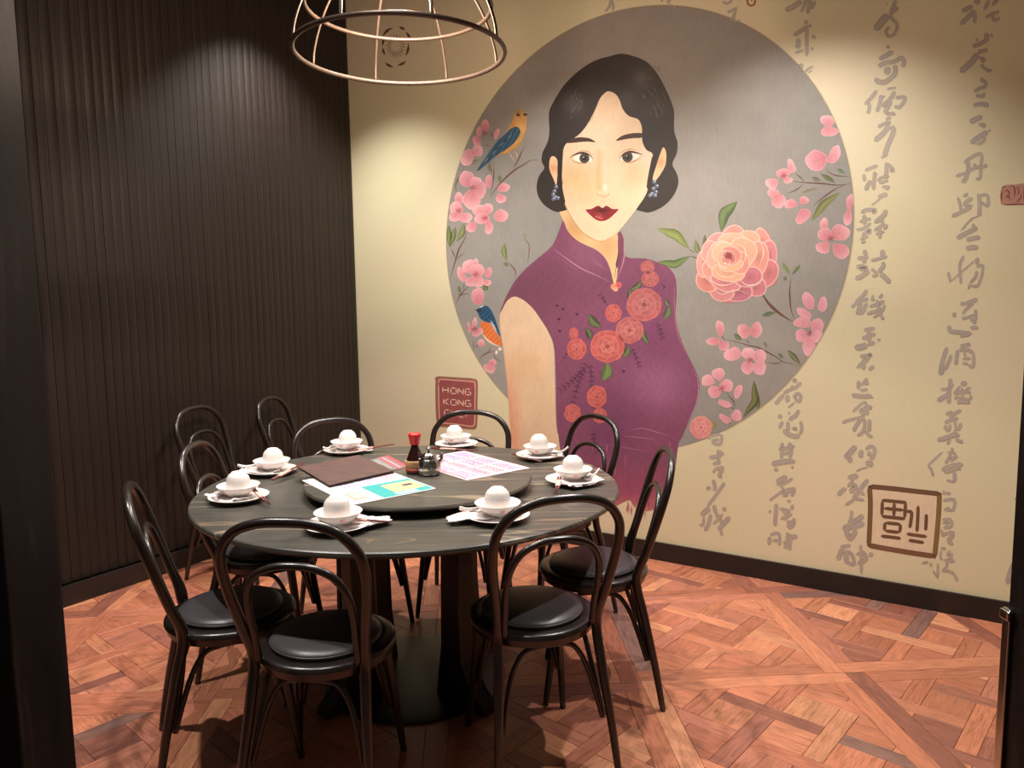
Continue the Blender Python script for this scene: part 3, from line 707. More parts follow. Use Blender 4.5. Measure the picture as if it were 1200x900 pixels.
# ================================================================ paint on the wall
def shade_of(c, k): return tuple(max(0, min(255, x*k)) for x in c)
def mixc(a, b, f):
    f = max(0, min(1, f)); return tuple(x*(1-f)+y*f for x, y in zip(a, b))
DISC = (1.945, 1.764, 1.179)
class Layer:
    def __init__(s, name, base=0.0006, clampd=False):
        s.name = name; s.V = []; s.F = []; s.C = []; s.base = base; s.cl = clampd
    def put(s, uz, lvl, col):
        u, z = uz
        if s.cl:
            dx, dz = u-DISC[0], z-DISC[1]; r = math.hypot(dx, dz)
            if r > DISC[2]*.999: k = DISC[2]*.999/r; u, z = DISC[0]+dx*k, DISC[1]+dz*k
        z = max(z, .1); g_ = .3*col[0]+.59*col[1]+.11*col[2]; col = tuple(v_*.88+g_*.12 for v_ in col)
        s.V.append((u, z, s.base+lvl*.00005)); s.C.append(lin(col)); return len(s.V)-1
    def px(s, p, lvl, col): return s.put(to_wall(p), lvl, col)
    def poly(s, pts, col, lvl, n=4, shade=None, step=5, space='px'):
        P = [Vector((p[0], p[1])) for p in pts]
        if n: P = [Vector((p[0], p[1])) for p in catmull([(p[0], p[1], 0) for p in pts], n, True)]
        N = len(P); vs = list(P)
        if shade:
            x0 = min(p.x for p in P); x1 = max(p.x for p in P); y0 = min(p.y for p in P); y1 = max(p.y for p in P)
            y = y0+step*.5; r = 0
            while y < y1:
                x = x0+step*(.25+.5*(r % 2))
                while x < x1:
                    vs.append(Vector((x, y))); x += step
                y += step*.87; r += 1
        res = delaunay_2d_cdt(vs, [(i, (i+1) % N) for i in range(N)], [], 1, 1e-4)
        b = len(s.V)
        for v in res[0]:
            c = shade(v.x, v.y) if shade else col
            s.px((v.x, v.y), lvl, c)
        for f in res[2]: s.F.append(tuple(b+i for i in f))
    def stroke(s, pts, w, col, lvl, edge=None, taper=.35, n=5, ends=None):
        """brush stroke; width w (px), lighter or darker edge colour"""
        P = catmull([(p[0], p[1], 0) for p in pts], n); N = len(P)
        L = [0]
        for a, b in zip(P, P[1:]): L.append(L[-1]+(b-a).length)
        tot = L[-1] or 1; rows = []
        fr = [0, .08, .3] if tot > w*1.2 else [0, .15, .4]
        for i, p in enumerate(P):
            t = P[min(i+1, N-1)]-P[max(i-1, 0)]; t.normalize(); nn = Vector((-t.y, t.x, 0))
            d0 = L[i]/(w*.5); d1 = (tot-L[i])/(w*.5); k = 1
            for d, e in ((d0, (ends or (taper, taper))[0]), (d1, (ends or (taper, taper))[1])):
                if d < 1: k = min(k, max(e*.0+math.sqrt(max(0, 1-(1-d)**2)), .12 if e > .2 else .02))
                if e < .2: k = min(k, .15+.85*min(1, d*w*.5/tot*2.2))
            hw = w*.5*k
            row = []
            for f in (-1, -.45, .45, 1):
                q = p+nn*hw*f; row.append(s.px((q.x, q.y), lvl, (edge if edge and abs(f) == 1 else col)))
            rows.append(row)
        for A, B in zip(rows, rows[1:]):
            for k in range(3): s.F.append((A[k], A[k+1], B[k+1], B[k]))
    def petal(s, x, y, rx, ry, ang, col, lvl, rim=None, core=None, seg=14, wob=0):
        a = math.radians(ang); c, sn = math.cos(a), math.sin(a); b = len(s.V)
        core = core or shade_of(col, .9); rim = rim or mixc(col, (255, 225, 220), .35)
        s.px((x, y), lvl, core)
        for k, cc in ((.55, col), (.86, col), (1.0, rim)):
            for i in range(seg):
                t = 2*PI*i/seg; w = k*(1+wob*math.sin(3*t+x)); ex_, ey_ = rx*w*math.cos(t), ry*w*math.sin(t)
                s.px((x+c*ex_-sn*ey_, y+sn*ex_+c*ey_), lvl, cc)
        for i in range(seg): s.F.append((b, b+1+i, b+1+(i+1) % seg))
        for r in range(2):
            for i in range(seg): s.F.append((b+1+r*seg+i, b+1+(r+1)*seg+i, b+1+(r+1)*seg+(i+1) % seg, b+1+r*seg+(i+1) % seg))
    def leaf(s, p, q, w, col, lvl, vein=None, bend=.12):
        p = Vector((*p, 0)); q = Vector((*q, 0)); d = q-p; n = Vector((-d.y, d.x, 0)); m = (p+q)/2+n*bend
        C = catmull([p, p.lerp(m, .6)*1, m, m.lerp(q, .5), q], 3); N = len(C); A = []
        for i, c in enumerate(C):
            f = i/(N-1); t = (C[min(i+1, N-1)]-C[max(i-1, 0)]).normalized(); nn = Vector((-t.y, t.x, 0)); h = w*.5*math.sin(PI*f**.85)+.15
            r = []
            for k, cc in ((-1, shade_of(col, .72)), (-.5, col), (.5, mixc(col, (200, 205, 130), .25)), (1, shade_of(col, .8))):
                z = c+nn*h*k; r.append(s.px((z.x, z.y), lvl, cc))
            A.append(r)
        for a, b in zip(A, A[1:]):
            for k in range(3): s.F.append((a[k], a[k+1], b[k+1], b[k]))
        if vein: s.stroke([(c.x, c.y) for c in C[1:-1]], .7, vein, lvl+1, taper=.1, n=1)
    def peony(s, x, y, rx, ry, col, lvl, dark, light, rings=3, seed=0, shift=(0, 0)):
        r = random.Random(seed+int(x*7+y))
        s.petal(x, y, rx*.92, ry*.92, 0, dark, lvl, rim=dark, core=dark, seg=20, wob=.05); lv = lvl+1
        for k in range(rings):
            f = 1-k/(rings+.35); n = max(4, 8-k*2); a0 = r.uniform(0, 360)
            for i in range(n):
                a = math.radians(a0+360*i/n+r.uniform(-10, 10)); d = .60*f
                sz = .42*f+.05
                cc = mixc(mixc(col, light, .25*k), dark, r.uniform(0, .25))
                s.petal(x+shift[0]*k+rx*d*math.cos(a), y+shift[1]*k+ry*d*math.sin(a), rx*sz*1.15, ry*sz*.8, math.degrees(a)+90, cc, lv, rim=mixc(light, cc, .35), core=mixc(cc, dark, .55), wob=.05)
                lv += 1
        s.petal(x+shift[0]*rings, y+shift[1]*rings, rx*.16, ry*.16, 0, mixc(col, dark, .6), lv, rim=light, core=dark, seg=10)
        return lv
    def build(s, parent, label=None):
        if not s.F: return None
        if parent.type == 'EMPTY' and parent.get('wall_o'): pass
        ou, oz = parent['_u'], parent['_z']
        me = bpy.data.meshes.new(s.name)
        me.from_pydata([(u-ou, -o, z-oz) for u, z, o in s.V], [], s.F)
        ca = me.color_attributes.new('Col', 'FLOAT_COLOR', 'POINT')
        ca.data.foreach_set('color', [x for c in s.C for x in (*c, 1)])
        me.materials.append(M['paint'])
        o = link_mesh(s.name, me, None, parent)
        if label: o['label'] = label
        return o
def wall_thing(name, label, cat, u, z, group=None):
    t_ = thing(name, label, cat, on_wall(u, z), -YAW, group); t_['_u'] = u; t_['_z'] = z; return t_

# ---------------------------------------------------------------- roundel with the portrait
mural = wall_thing('mural', 'large round painting of a woman in a purple flowered dress on cream wall', 'mural', 1.945, .6)
def G2(x, y, cx, cy, r): return math.exp(-((x-cx)**2+(y-cy)**2)/(r*r))
d = Layer('roundel'); nR = 40; nT = 160; b = 0
d.put((DISC[0], DISC[1]), 0, (160, 149, 134))
for i in range(1, nR+1):
    for k in range(nT):
        a = 2*PI*k/nT; r = DISC[2]*i/nR; u, z = DISC[0]+r*math.cos(a), DISC[1]+r*math.sin(a)
        c = mixc((158, 152, 144), (150, 147, 141), .5+.5*math.sin(u*3+z*2))
        c = mixc(c, (148, 130, 118), max(0, (z-DISC[1])/1.3)*.45)  # disc browner towards its top: the wall's dim upper light mixed into the colour
        d.put((u, z), 0, c)
for k in range(nT): d.F.append((0, 1+k, 1+(k+1) % nT))
for i in range(nR-1):
    for k in range(nT): d.F.append((1+i*nT+k, 1+(i+1)*nT+k, 1+(i+1)*nT+(k+1) % nT, 1+i*nT+(k+1) % nT))
d.build(mural)
rim = Layer('roundel_edge')
R_ = []
for k in range(200):
    a = 2*PI*k/200
    if math.sin(a) < -.25 and abs(math.cos(a)+.05) < .55: R_.append(None); continue
    R_.append((rim.put((DISC[0]+(DISC[2]+.004)*math.cos(a), DISC[1]+(DISC[2]+.004)*math.sin(a)), 1, (216, 200, 162)), rim.put((DISC[0]+(DISC[2]-.004)*math.cos(a), DISC[1]+(DISC[2]-.004)*math.sin(a)), 1, (128, 116, 98))))
for k in range(200):
    A, B = R_[k], R_[(k+1) % 200]
    if A and B: rim.F.append((A[0], B[0], B[1], A[1]))
rim.build(mural)

# arm
arm = Layer('arm')
ARM = [(603, 347), (594, 353), (587, 365), (586, 382), (590, 410), (592.5, 430), (594.5, 450), (596, 470), (598, 500), (601, 530), (604, 560), (660, 560), (656, 530), (652, 500), (651, 480), (650, 430), (648.5, 405), (642, 388), (634, 375), (625, 362), (615, 352)]
def sh_arm(x, y):
    c = (230, 194, 156); e = (x-592-(y-380)*.06)/10
    c = mixc(c, (236, 160, 122), max(0, min(1, (y-410)/60))*math.exp(-max(0, e)**2)*.9)
    c = mixc(c, (226, 178, 124), .55*G2(x, y, 616, 430, 22)); c = mixc(c, (228, 196, 152), .4*G2(x, y, 635, 480, 30)); return c
arm.poly(ARM, None, 2, 4, sh_arm, 4.5); arm.stroke([(603, 347), (594, 352.5), (587, 364), (586, 382), (590, 410), (594.5, 450), (598, 500)], .9, (214, 160, 122), 3, taper=.1); arm.build(mural)
# dress
dress = Layer('dress')
DR_ = [(661, 257), (656, 268), (647, 288), (630, 303), (617, 314), (603, 330), (593, 348), (587, 363), (587, 366), (594, 353), (603, 347.5), (614, 352), (625, 362), (635, 376), (643, 389), (649, 404), (651, 430), (652, 480), (653, 500), (657, 530), (662, 570), (668, 602), (700, 604), (727, 590), (738, 586), (742, 592), (752, 599), (768, 596), (780, 585), (785, 573), (791, 550), (795, 521), (799, 513), (806, 497), (816, 473), (820, 455), (818.5, 442), (811, 426), (802, 407), (795, 387), (792, 367), (793, 347), (792, 327), (786, 316), (777, 310), (757, 303), (733, 300.5), (731, 280), (726, 271), (722, 285), (700, 290), (680, 282), (668, 270)]
def sh_dress(x, y):
    c = (138, 74, 106)
    c = mixc(c, (126, 70, 90), .9*G2(x, y, 620, 345, 45)); c = mixc(c, (150, 88, 118), .7*G2(x, y, 690, 300, 22))
    c = mixc(c, (170, 102, 144), .85*G2(x, y, 770, 452, 36)); c = mixc(c, (118, 58, 96), .6*G2(x, y, 720, 495, 40)); c = mixc(c, (128, 62, 104), .6*G2(x, y, 770, 400, 28))
    c = mixc(c, (150, 74, 112), .5*G2(x, y, 770, 510, 30)); c = mixc(c, (178, 78, 108), max(0, min(1, (y-535)/45))*.8)
    c = mixc(c, (214, 130, 118), max(0, min(1, (y-578)/22))*.75)
    return tuple(v*(1+.025*math.sin(x*.9+math.sin(y*.15)*3)) for v in c)
dress.poly(DR_, None, 4, 3, sh_dress, 4.5)
PK = (196, 132, 158)
for P_, w_ in ((([(647, 290), (664, 303), (682, 315), (700, 323), (716, 331)]), 1.5), ([(661, 258), (668, 273), (682, 284), (700, 293), (710, 303), (716, 318), (719, 331)], 1.6), ([(731, 281), (732, 297), (729, 312), (722, 330)], 1.3), ([(724, 292), (724, 312), (720, 328)], .9)):
    dress.stroke(P_, w_, PK, 6, taper=.1)
for P_, w_, c_ in (([(690, 300), (712, 318)], 3, (156, 92, 126)), ([(652, 300), (680, 320)], 3, (146, 84, 106)), ([(735, 505), (752, 502), (775, 508), (790, 512)], 1, (180, 120, 156)), ([(730, 511), (752, 513), (770, 516)], .9, (176, 116, 150)), ([(700, 520), (730, 524), (770, 531)], 1, (164, 96, 136)),
    ([(790, 330), (791, 365), (795, 393), (808, 422)], 1.4, (176, 110, 124)), ([(811, 430), (818, 446), (817, 470), (804, 498)], 1.6, (186, 124, 150))):
    dress.stroke(P_, w_, c_, 5, taper=.1)
rr = random.Random(11)
for k in range(34):
    x = rr.uniform(665, 785); y = rr.uniform(515, 592); L_ = rr.uniform(6, 22)
    dress.stroke([(x, y), (x+rr.uniform(-1, 1), y+L_)], rr.uniform(.8, 2), rr.choice([(190, 92, 118), (160, 64, 100), (206, 118, 128), (150, 70, 108)]), 6, taper=.1, n=2)
for k in range(16):
    x = rr.uniform(730, 782); y = rr.uniform(578, 594)
    dress.stroke([(x, y), (x+rr.uniform(-1, 1), y+rr.uniform(8, 16))], rr.uniform(1, 2.4), rr.choice([(214, 150, 130), (222, 176, 144), (196, 100, 110)]), 7, taper=.1, n=2)
dress.build(mural)
# ferns and leaves on the dress
FC = (86, 42, 70)
def frond(pts, L_, sp=4.2, w=1):
    fern = Layer('fern_print')
    fern.stroke(pts, w, FC, 8, taper=.1); P_ = catmull([(p[0], p[1], 0) for p in pts], 8); acc = 0
    for a, b in zip(P_, P_[1:]):
        acc += (b-a).length
        if acc > sp:
            acc = 0; t_ = (b-a).normalized(); n_ = Vector((-t_.y, t_.x, 0))
            for s_ in (1, -1):
                q = b+t_*L_*.6+n_*s_*L_*.75; fern.stroke([(b.x, b.y), (q.x, q.y)], w*1.1, FC, 8, taper=.3, n=3)
    fern.build(mural)
for P_, L_ in (([(691, 422), (682, 434), (670, 447), (658, 456)], 5.5), ([(687, 430), (679, 446), (672, 470)], 5), ([(691, 423), (693, 438), (694, 452)], 5), ([(738, 405), (744, 415), (750, 430)], 4.5), ([(769, 376), (773, 385), (777, 398)], 5), ([(696, 503), (696, 516), (700, 530)], 5),
               ([(712, 358), (707, 350), (703, 345)], 3.5), ([(775, 332), (780, 338)], 3), ([(668, 410), (662, 418)], 3)): frond(P_, L_)
fern = Layer('flecks')
for x, y in ((731, 435), (660, 362), (676, 368), (655, 374), (653, 358), (656, 388)): fern.petal(x, y, 2, 1.6, 30, FC, 8, rim=FC, seg=8)
fern.build(mural)['kind'] = 'stuff'
for p, q, w_, c_ in (((690, 368), (705, 384), 11, (78, 84, 58)), ((692, 398), (686, 384), 8, (70, 76, 60)), ((738, 340), (753, 328), 7, (84, 88, 66)), ((736, 352), (737, 338), 6, (74, 84, 66)), ((754, 386), (761, 404), 6, (72, 92, 64)), ((729, 419), (737, 405), 9, (84, 88, 66)), ((706, 446), (712, 424), 13, (96, 122, 66)), ((778, 374), (784, 358), 9, (90, 92, 72)), ((780, 350), (786, 360), 6, (90, 84, 74))):
    lf = Layer('leaf_print'); lf.leaf(p, q, w_, c_, 9, vein=(140, 160, 90)); lf.build(mural)
for x, y, rx, ry, c_ in [(a, b_, c, d_, k) for k, (a, b_, c, d_) in enumerate(((759, 313, 8.5, 8), (762, 327, 11, 9.5), (755, 357, 22, 20), (719, 367, 9.5, 11), (738, 387, 17, 16), (712, 406, 21.5, 19.5), (672.5, 391, 5, 7.5), (676, 409, 11.5, 13), (699.5, 465, 11, 14), (671, 484, 9.5, 11), (703, 487, 9, 9)))]:
    P_ = Layer('printed_peony'); k = c_
    col = (198, 98, 98) if k in (0, 1, 2, 4) else (214, 94, 90)
    P_.peony(x, y, rx, ry, col, 12, shade_of(col, .70), (232, 150, 138) if k != 2 else (216, 142, 140), rings=3 if rx > 12 else 2, seed=k)
    P_.build(mural)
bt = Layer('button'); bt.petal(720, 336, 4.2, 4, 0, (238, 150, 110), 14, rim=(246, 180, 140)); bt.petal(725, 334, 3.6, 3.8, 0, (226, 96, 96), 15, rim=(240, 130, 120)); bt.petal(721.5, 339, 3, 2.6, 0, (244, 170, 130), 16); bt.build(mural)

# hair, neck, face
hair = Layer('hair')
HR = [(728, 63), (743, 66), (757, 72), (768, 83), (777, 98), (785, 115), (790, 131), (790, 153), (794, 167), (793, 180), (788, 192), (793, 203), (795, 214), (790, 228), (778, 241), (762, 248.5), (750, 247), (700, 235), (661, 247), (650, 247.5), (638, 240), (631, 230), (629, 218), (632, 206), (638, 197), (635, 189), (636, 179), (642, 166), (644, 153), (643.5, 132), (650, 117), (661, 100), (675, 86), (690, 75), (703, 69), (713, 66.5)]
def sh_hair(x, y):
    c = (54, 46, 42); c = mixc(c, (90, 80, 80), .8*G2(x, y, 672, 122, 12)); c = mixc(c, (96, 90, 86), .8*G2(x, y, 752, 92, 12)); c = mixc(c, (84, 78, 76), .5*G2(x, y, 735, 115, 9)); return mixc(c, (50, 38, 34), .4*G2(x, y, 780, 220, 25))
hair.poly(HR, None, 18, 4, sh_hair, 4)
for k in range(46):
    for cx_, cy_, ang_ in ((672, 122, -1.2), (757, 94, 1.0), (769, 118, 1.25)):
        a = rr.gauss(0, 5); b_ = rr.gauss(0, 7); L_ = rr.uniform(5, 11); t_ = ang_+rr.uniform(-.25, .25)
        if rr.random() < .75: hair.stroke([(cx_+a, cy_+b_), (cx_+a+L_*math.cos(t_), cy_+b_+L_*math.sin(t_))], rr.uniform(.5, 1.0), rr.choice([(112, 104, 104), (92, 84, 84), (66, 58, 56)]), 19, taper=.1, n=2)
hair.build(mural)
neck = Layer('neck')
neck.poly([(660, 240), (662, 262), (668, 274), (680, 284), (698, 292), (709, 302), (715, 314), (719, 331), (722, 331), (724, 315), (725, 300), (724, 285), (725, 272), (732, 262), (736, 240)], None, 10, 3,
          lambda x, y: mixc(mixc((236, 196, 138), (206, 146, 92), .8*G2(x, y, 675, 268, 16)), (222, 150, 98), .7*G2(x, y, 712, 288, 14)), 4)
neck.stroke([(725, 272), (728, 282), (727, 296), (723, 314)], 5, (128, 66, 92), 11, taper=.3); neck.stroke([(724, 282), (724.5, 296), (722, 314), (720, 329)], .8, (92, 44, 62), 12, taper=.1)
neck.build(mural)
face = Layer('face')
FA_ = [(713, 107), (708, 110), (703, 116), (697, 130), (689, 145), (680, 156.5), (670, 164), (662.5, 170), (660, 180), (659, 200), (659, 215), (659, 228), (663, 240), (669, 253), (678, 267), (690, 277), (703, 282.5), (713, 280), (723, 273), (737, 257), (748, 242), (757, 228), (760.5, 215), (762, 200), (765, 190), (764.5, 180), (757.5, 175.5), (753, 166), (752.5, 155), (752, 148), (748, 140), (737, 136), (730, 128), (726, 117), (721, 110)]
def sh_face(x, y):
    c = (236, 202, 164)
    c = mixc(c, (240, 172, 112), .62*G2(x, y, 672, 208, 20)); c = mixc(c, (240, 184, 124), .5*G2(x, y, 690, 222, 18)); c = mixc(c, (242, 178, 124), .55*G2(x, y, 745, 206, 15))
    c = mixc(c, (236, 168, 108), .55*math.exp(-((x-702)/4)**2)*(1 if 175 < y < 222 else 0)); c = mixc(c, (240, 212, 180), .55*G2(x, y, 706, 160, 22)); c = mixc(c, (242, 212, 178), .6*math.exp(-((x-709)/3.5)**2)*(1 if 190 < y < 228 else 0))
    c = mixc(c, (238, 208, 170), .5*G2(x, y, 705, 268, 16)); c = mixc(c, (244, 190, 150), .35*G2(x, y, 733, 170, 14)); c = mixc(c, (240, 206, 190), .5*G2(x, y, 757, 185, 9)); return c
face.poly(FA_, None, 22, 4, sh_face, 2.6)
face.stroke([(660, 172), (658.5, 190), (659, 214), (660, 232), (668, 252), (684, 273), (703, 282.5), (718, 277.5)], .8, (196, 140, 96), 23, taper=.1)
face.stroke([(699.5, 226), (701, 229), (705, 229.5), (708, 231), (712, 229), (715, 226.5)], .9, (206, 150, 110), 23, taper=.3)
face.stroke([(703, 188), (701.5, 200), (702, 212)], 1.6, (236, 182, 128), 23, taper=.1); face.petal(709, 219.5, 2.2, 4, 0, (252, 228, 198), 23, rim=(247, 212, 166), core=(255, 240, 220))
face.stroke([(688, 145), (694, 139), (697, 130)], .5, (150, 110, 84), 24, taper=.1); face.stroke([(660, 210), (659, 216), (657.5, 221)], .8, (80, 60, 50), 24, taper=.1)
face.build(mural)
for side, pts, c0_ in (('l', [(648, 183), (644.5, 187), (644, 198), (648, 208), (652, 217), (653, 209), (654, 199), (653, 187)], 0), ('r', [(777, 173), (772.5, 184), (769, 195), (765, 209), (768, 212), (775, 203), (780, 193), (781, 182), (780, 176)], 0)):
    e = Layer('ear'); e.poly(pts, None, 23, 4, lambda x, y: mixc((240, 190, 140), (214, 140, 96), .7*G2(x, y, 649 if x < 700 else 774, 197 if x < 700 else 190, 5)), 3); e.build(mural)
for cx_, pts in ((652, [(652, 219), (650, 224), (648.5, 228), (651, 231), (654, 232), (649, 233)]), (767, [(767, 213), (770, 218), (766, 221), (769, 225), (764, 227), (762, 229), (768, 229)])):
    e = Layer('earring')
    for k, (x, y) in enumerate(pts):
        e.petal(x, y, 2.3, 2.3, 0, (96, 110, 138), 25+k, rim=(150, 160, 180), core=(60, 70, 100), seg=8); e.petal(x+.6, y-.6, .8, .8, 0, (225, 230, 240), 33, seg=6)
    e.build(mural)
BR = (72, 52, 44)
e = Layer('eyebrow'); e.poly([(664.5, 167.5), (669, 163.2), (678, 161), (687, 161.3), (693, 163), (698, 166.8), (690, 166), (682, 166.4), (674, 167.2)], BR, 25, 3); e.build(mural)
e = Layer('eyebrow'); e.poly([(722, 165), (729, 159.3), (740, 156.3), (751.5, 156), (753, 158.5), (751.5, 161.5), (742, 162), (732, 163.4)], BR, 25, 3); e.build(mural)
def eye(white, ix, iy, ir, lid, lower, crease, name='eye'):
    e = Layer(name); e.poly(white, (244, 226, 206), 25, 3)
    e.petal(ix, iy, ir, ir, 0, (78, 64, 54), 26, rim=(58, 44, 38), core=(30, 26, 26), seg=16); e.petal(ix, iy, ir*.45, ir*.45, 0, (30, 26, 26), 27, rim=(40, 34, 32), seg=10); e.petal(ix-1, iy-1.2, .9, .9, 0, (190, 190, 180), 28, rim=(190, 190, 180), seg=6)
    e.stroke(lid, 2.5, (76, 46, 40), 29, taper=.1); e.stroke(lower, 1.0, (170, 116, 88), 29, taper=.1); e.stroke(crease, .8, (176, 124, 92), 29, taper=.1); e.build(mural)
eye([(672, 185.5), (676, 182), (682, 180.2), (688, 181), (692.5, 184), (695, 188), (690, 190), (683, 190.5), (676.5, 189)], 685, 185.5, 5.9, [(667.5, 185.5), (672, 182), (680, 179.3), (687, 179.8), (692.5, 183), (695.5, 187.5)], [(668, 186), (674, 190), (682, 191.5), (688, 191.5)], [(676, 178.5), (684, 176.8), (691, 178.5), (696, 183)])
eye([(727, 187), (730, 182), (738, 179), (745, 180.5), (750, 182), (745, 186.5), (738, 188.5), (731, 189)], 735.5, 184, 6.3, [(726, 186), (731, 180.5), (738, 178), (746, 179), (754, 181.5)], [(730, 190), (739, 190.5), (748, 186.5), (753, 182)], [(724.5, 183), (730, 177.5), (739, 174.8), (750, 177)])
lips = Layer('lips')
lips.poly([(686.5, 246), (693, 245), (701, 241), (706, 243.8), (711, 241), (718, 245), (725, 245), (719, 252), (711, 258), (702, 259), (694, 254)], None, 25, 3, lambda x, y: mixc(mixc((150, 34, 44), (92, 22, 30), G2(x, y, 705, 247, 6)), (190, 70, 70), .8*G2(x, y, 703, 254, 5)), 2)
lips.stroke([(690, 246.5), (698, 246.3), (705, 247.6), (713, 246.3), (721, 246)], 1.1, (84, 18, 26), 26, taper=.1)
for x in (699, 702, 705): lips.petal(x, 254+.3*(x-699), .8, .6, 0, (240, 170, 160), 27, seg=6)
lips.build(mural)
fc = Layer('hair_strand'); fc.stroke([(657, 168), (656.5, 185), (656, 205), (657, 222), (661, 240)], 5.2, (50, 41, 37), 30, taper=.3); fc.build(mural)
fc = Layer('hair_strand'); fc.stroke([(767, 182), (764, 196), (761, 212), (760, 222)], 4.6, (50, 41, 37), 30, taper=.3)
fc.build(mural)

# big rose, its leaves and branch
BC = (112, 72, 58)
for P_, w_ in (([(890, 337), (895, 347), (903, 358), (916, 369), (929, 377)], 3.6), ([(931, 374), (927, 362), (925.5, 342), (927, 325)], 2), ([(808, 300), (814, 301.5), (822, 304)], 1.4), ([(807, 292), (816, 297)], 1),
    ([(998, 215), (982, 217), (963, 215), (944, 214), (927, 212)], 1.8), ([(943, 213), (938, 208), (932, 203)], 1.4), ([(942, 215), (934, 222), (922, 227)], 1.3), ([(990, 217), (980, 221), (968, 229), (952, 242)], 1.6), ([(996, 207), (982, 206), (973, 203), (967, 197)], 1.3), ([(986, 273), (996, 269)], 1.4),
    ([(939, 430), (930, 427), (918, 424), (909, 418), (900, 413), (888, 407), (878, 405), (868, 402), (860, 400), (848, 397)], 1.5), ([(918, 424), (908, 426), (898, 424)], 1.2), ([(844, 392), (850, 399)], 1), ([(874, 397), (879, 404)], 1),
    ([(851, 459), (855, 465), (860, 471), (861, 480)], 1.3), ([(856, 477), (861, 480)], 1), ([(857, 497), (854, 495)], 1.2),
    ([(632, 187.5), (622, 188), (614, 193), (605, 198), (593, 208), (583, 219), (573, 234)], 2), ([(615, 172), (611, 179), (607, 188), (601, 198)], 1.5), ([(603, 190), (605, 196)], .9), ([(577.5, 187), (579, 200), (577, 218), (574, 230)], 1.3), ([(576, 152), (577, 163)], 1), ([(567, 170), (575, 171)], .9),
    ([(545, 195), (540, 204), (534, 217), (536, 230)], 1.3), ([(545, 195), (552, 190)], .9), ([(549, 268), (545, 279), (538, 292), (533, 308), (527.5, 328)], 1.7), ([(528, 291), (531, 296), (534, 303)], 1.3), ([(545, 297), (539, 300), (535, 307)], .9),
    ([(604, 327), (604, 318), (600, 312), (593, 305)], 1.4), ([(618, 310), (620, 297), (620, 287), (616, 281), (613, 273)], 1), ([(534, 357), (540, 345), (551, 334)], 1.3), ([(535, 346), (543, 345), (551, 344)], 1), ([(543, 333), (544, 341)], .8),
    ([(555, 398), (555, 410)], .9), ([(556, 408), (562, 402)], .9), ([(562, 421), (568, 415), (580, 411)], 1.2), ([(579, 411), (580, 419), (588, 424)], .8), ([(571, 414), (576, 406)], .8)):
    branch = Layer('branch', clampd=True); branch.stroke(P_, w_, BC, 4, taper=.1); branch.build(mural)
BL = [ # (cluster name seed, lists of petals x,y,rx,ry,angle)
 [(970, 142, 9, 7, 20), (972, 154, 11, 6, 0)],
 [(957, 188, 13, 13, 0), (977.5, 182, 6.5, 12.5, 25)],
 [(927.5, 195, 4.5, 9, -20), (918, 203, 9, 5.5, -10), (905, 215, 8, 6.5, 10), (923, 211, 6, 4, 0)],
 [(907, 227, 8, 6, 20), (912, 235, 9, 9, 0)],
 [(927, 239, 8, 5.5, -10), (942, 235, 6, 5, 0), (941, 253, 11, 7, 130)],
 [(996, 237, 4.5, 10, 10), (994, 254, 5, 11, 10)],
 [(966, 264, 5, 9, 0), (984, 273, 12, 10, 0), (967, 275, 9, 8, 0), (965, 290, 9, 7.5, 0), (985, 294, 11, 9, 30)],
 [(947.5, 353, 7, 11, -20), (964, 357, 5.5, 9.5, 10), (942.5, 367, 10, 5, 30)],
 [(941, 378, 11, 6.5, 0), (957.5, 382, 8, 9, 0), (940, 393, 8, 8, 0), (957, 394, 8, 8, 0), (948, 405, 8, 12, 5)],
 [(844, 385, 5, 10, -10), (836, 400, 8, 5, 0), (848, 405, 7, 6, 20)],
 [(872, 388, 7.5, 9, -25), (886, 387, 7, 10, 15)],
 [(859, 415, 11, 8, -20), (877, 415, 8, 8, 0), (890, 418, 8, 9, 0), (876, 430, 8, 8.5, 0), (890, 431, 8, 9, 0)],
 [(842, 438.5, 8, 7.5, 0), (830, 446, 8, 7, 0), (838, 459, 8.5, 7.5, 0), (851, 452, 8.5, 7.5, 0), (865, 459, 4.5, 9, 20), (849, 473, 9, 4, 20)],
 [(850, 491, 8.5, 4, 35), (863, 487, 6.5, 7, 0)],
 [(569, 147.5, 4.5, 7.5, -10), (562, 154, 3.5, 6, 0), (559, 165, 5, 6.5, -15), (582, 157, 2.5, 7, 20)],
 [(548, 184, 8, 11, 25), (559, 177, 7, 7.5, 40)],
 [(547, 210, 9, 10, 10), (558, 215, 7, 8, 0), (553, 233, 11, 12, 20), (563, 222, 7, 10, 0)],
 [(538, 233, 5, 8, -10), (535, 245, 8, 9, 0), (545, 255, 9, 6, 0), (533, 254, 7, 6, 0)],
 [(573, 213, 4, 8.5, 0), (590, 220, 7.5, 5.5, -10), (587, 232.5, 6.5, 5.5, 10)],
 [(562, 247, 8, 7, 0), (572, 245, 6, 7, 0), (565, 256, 9, 7, 0), (573, 266, 5, 9, 0), (553, 266, 6, 7, 40), (587, 253, 8.5, 8, 0)],
 [(550, 313, 8, 9, 0), (557.5, 309, 3.5, 6, 0), (559, 318, 9, 9, 0), (541, 322, 4.5, 10, -20), (552, 330, 7, 6, 0), (560, 329, 7.5, 8, 0), (572.5, 320, 4, 7, 20), (571, 331, 5, 4, 10)],
 [(560, 347, 7.5, 10, 0)],
 [(556, 380, 3, 8, 10), (558, 389, 5, 6, 0), (550, 384, 2, 7, -10), (562, 388, 4, 4, -30)],
 [(564, 402, 4, 4.5, 0)],
 [(574, 431, 7.5, 6, 20), (577, 425, 5, 4, 0)],
]
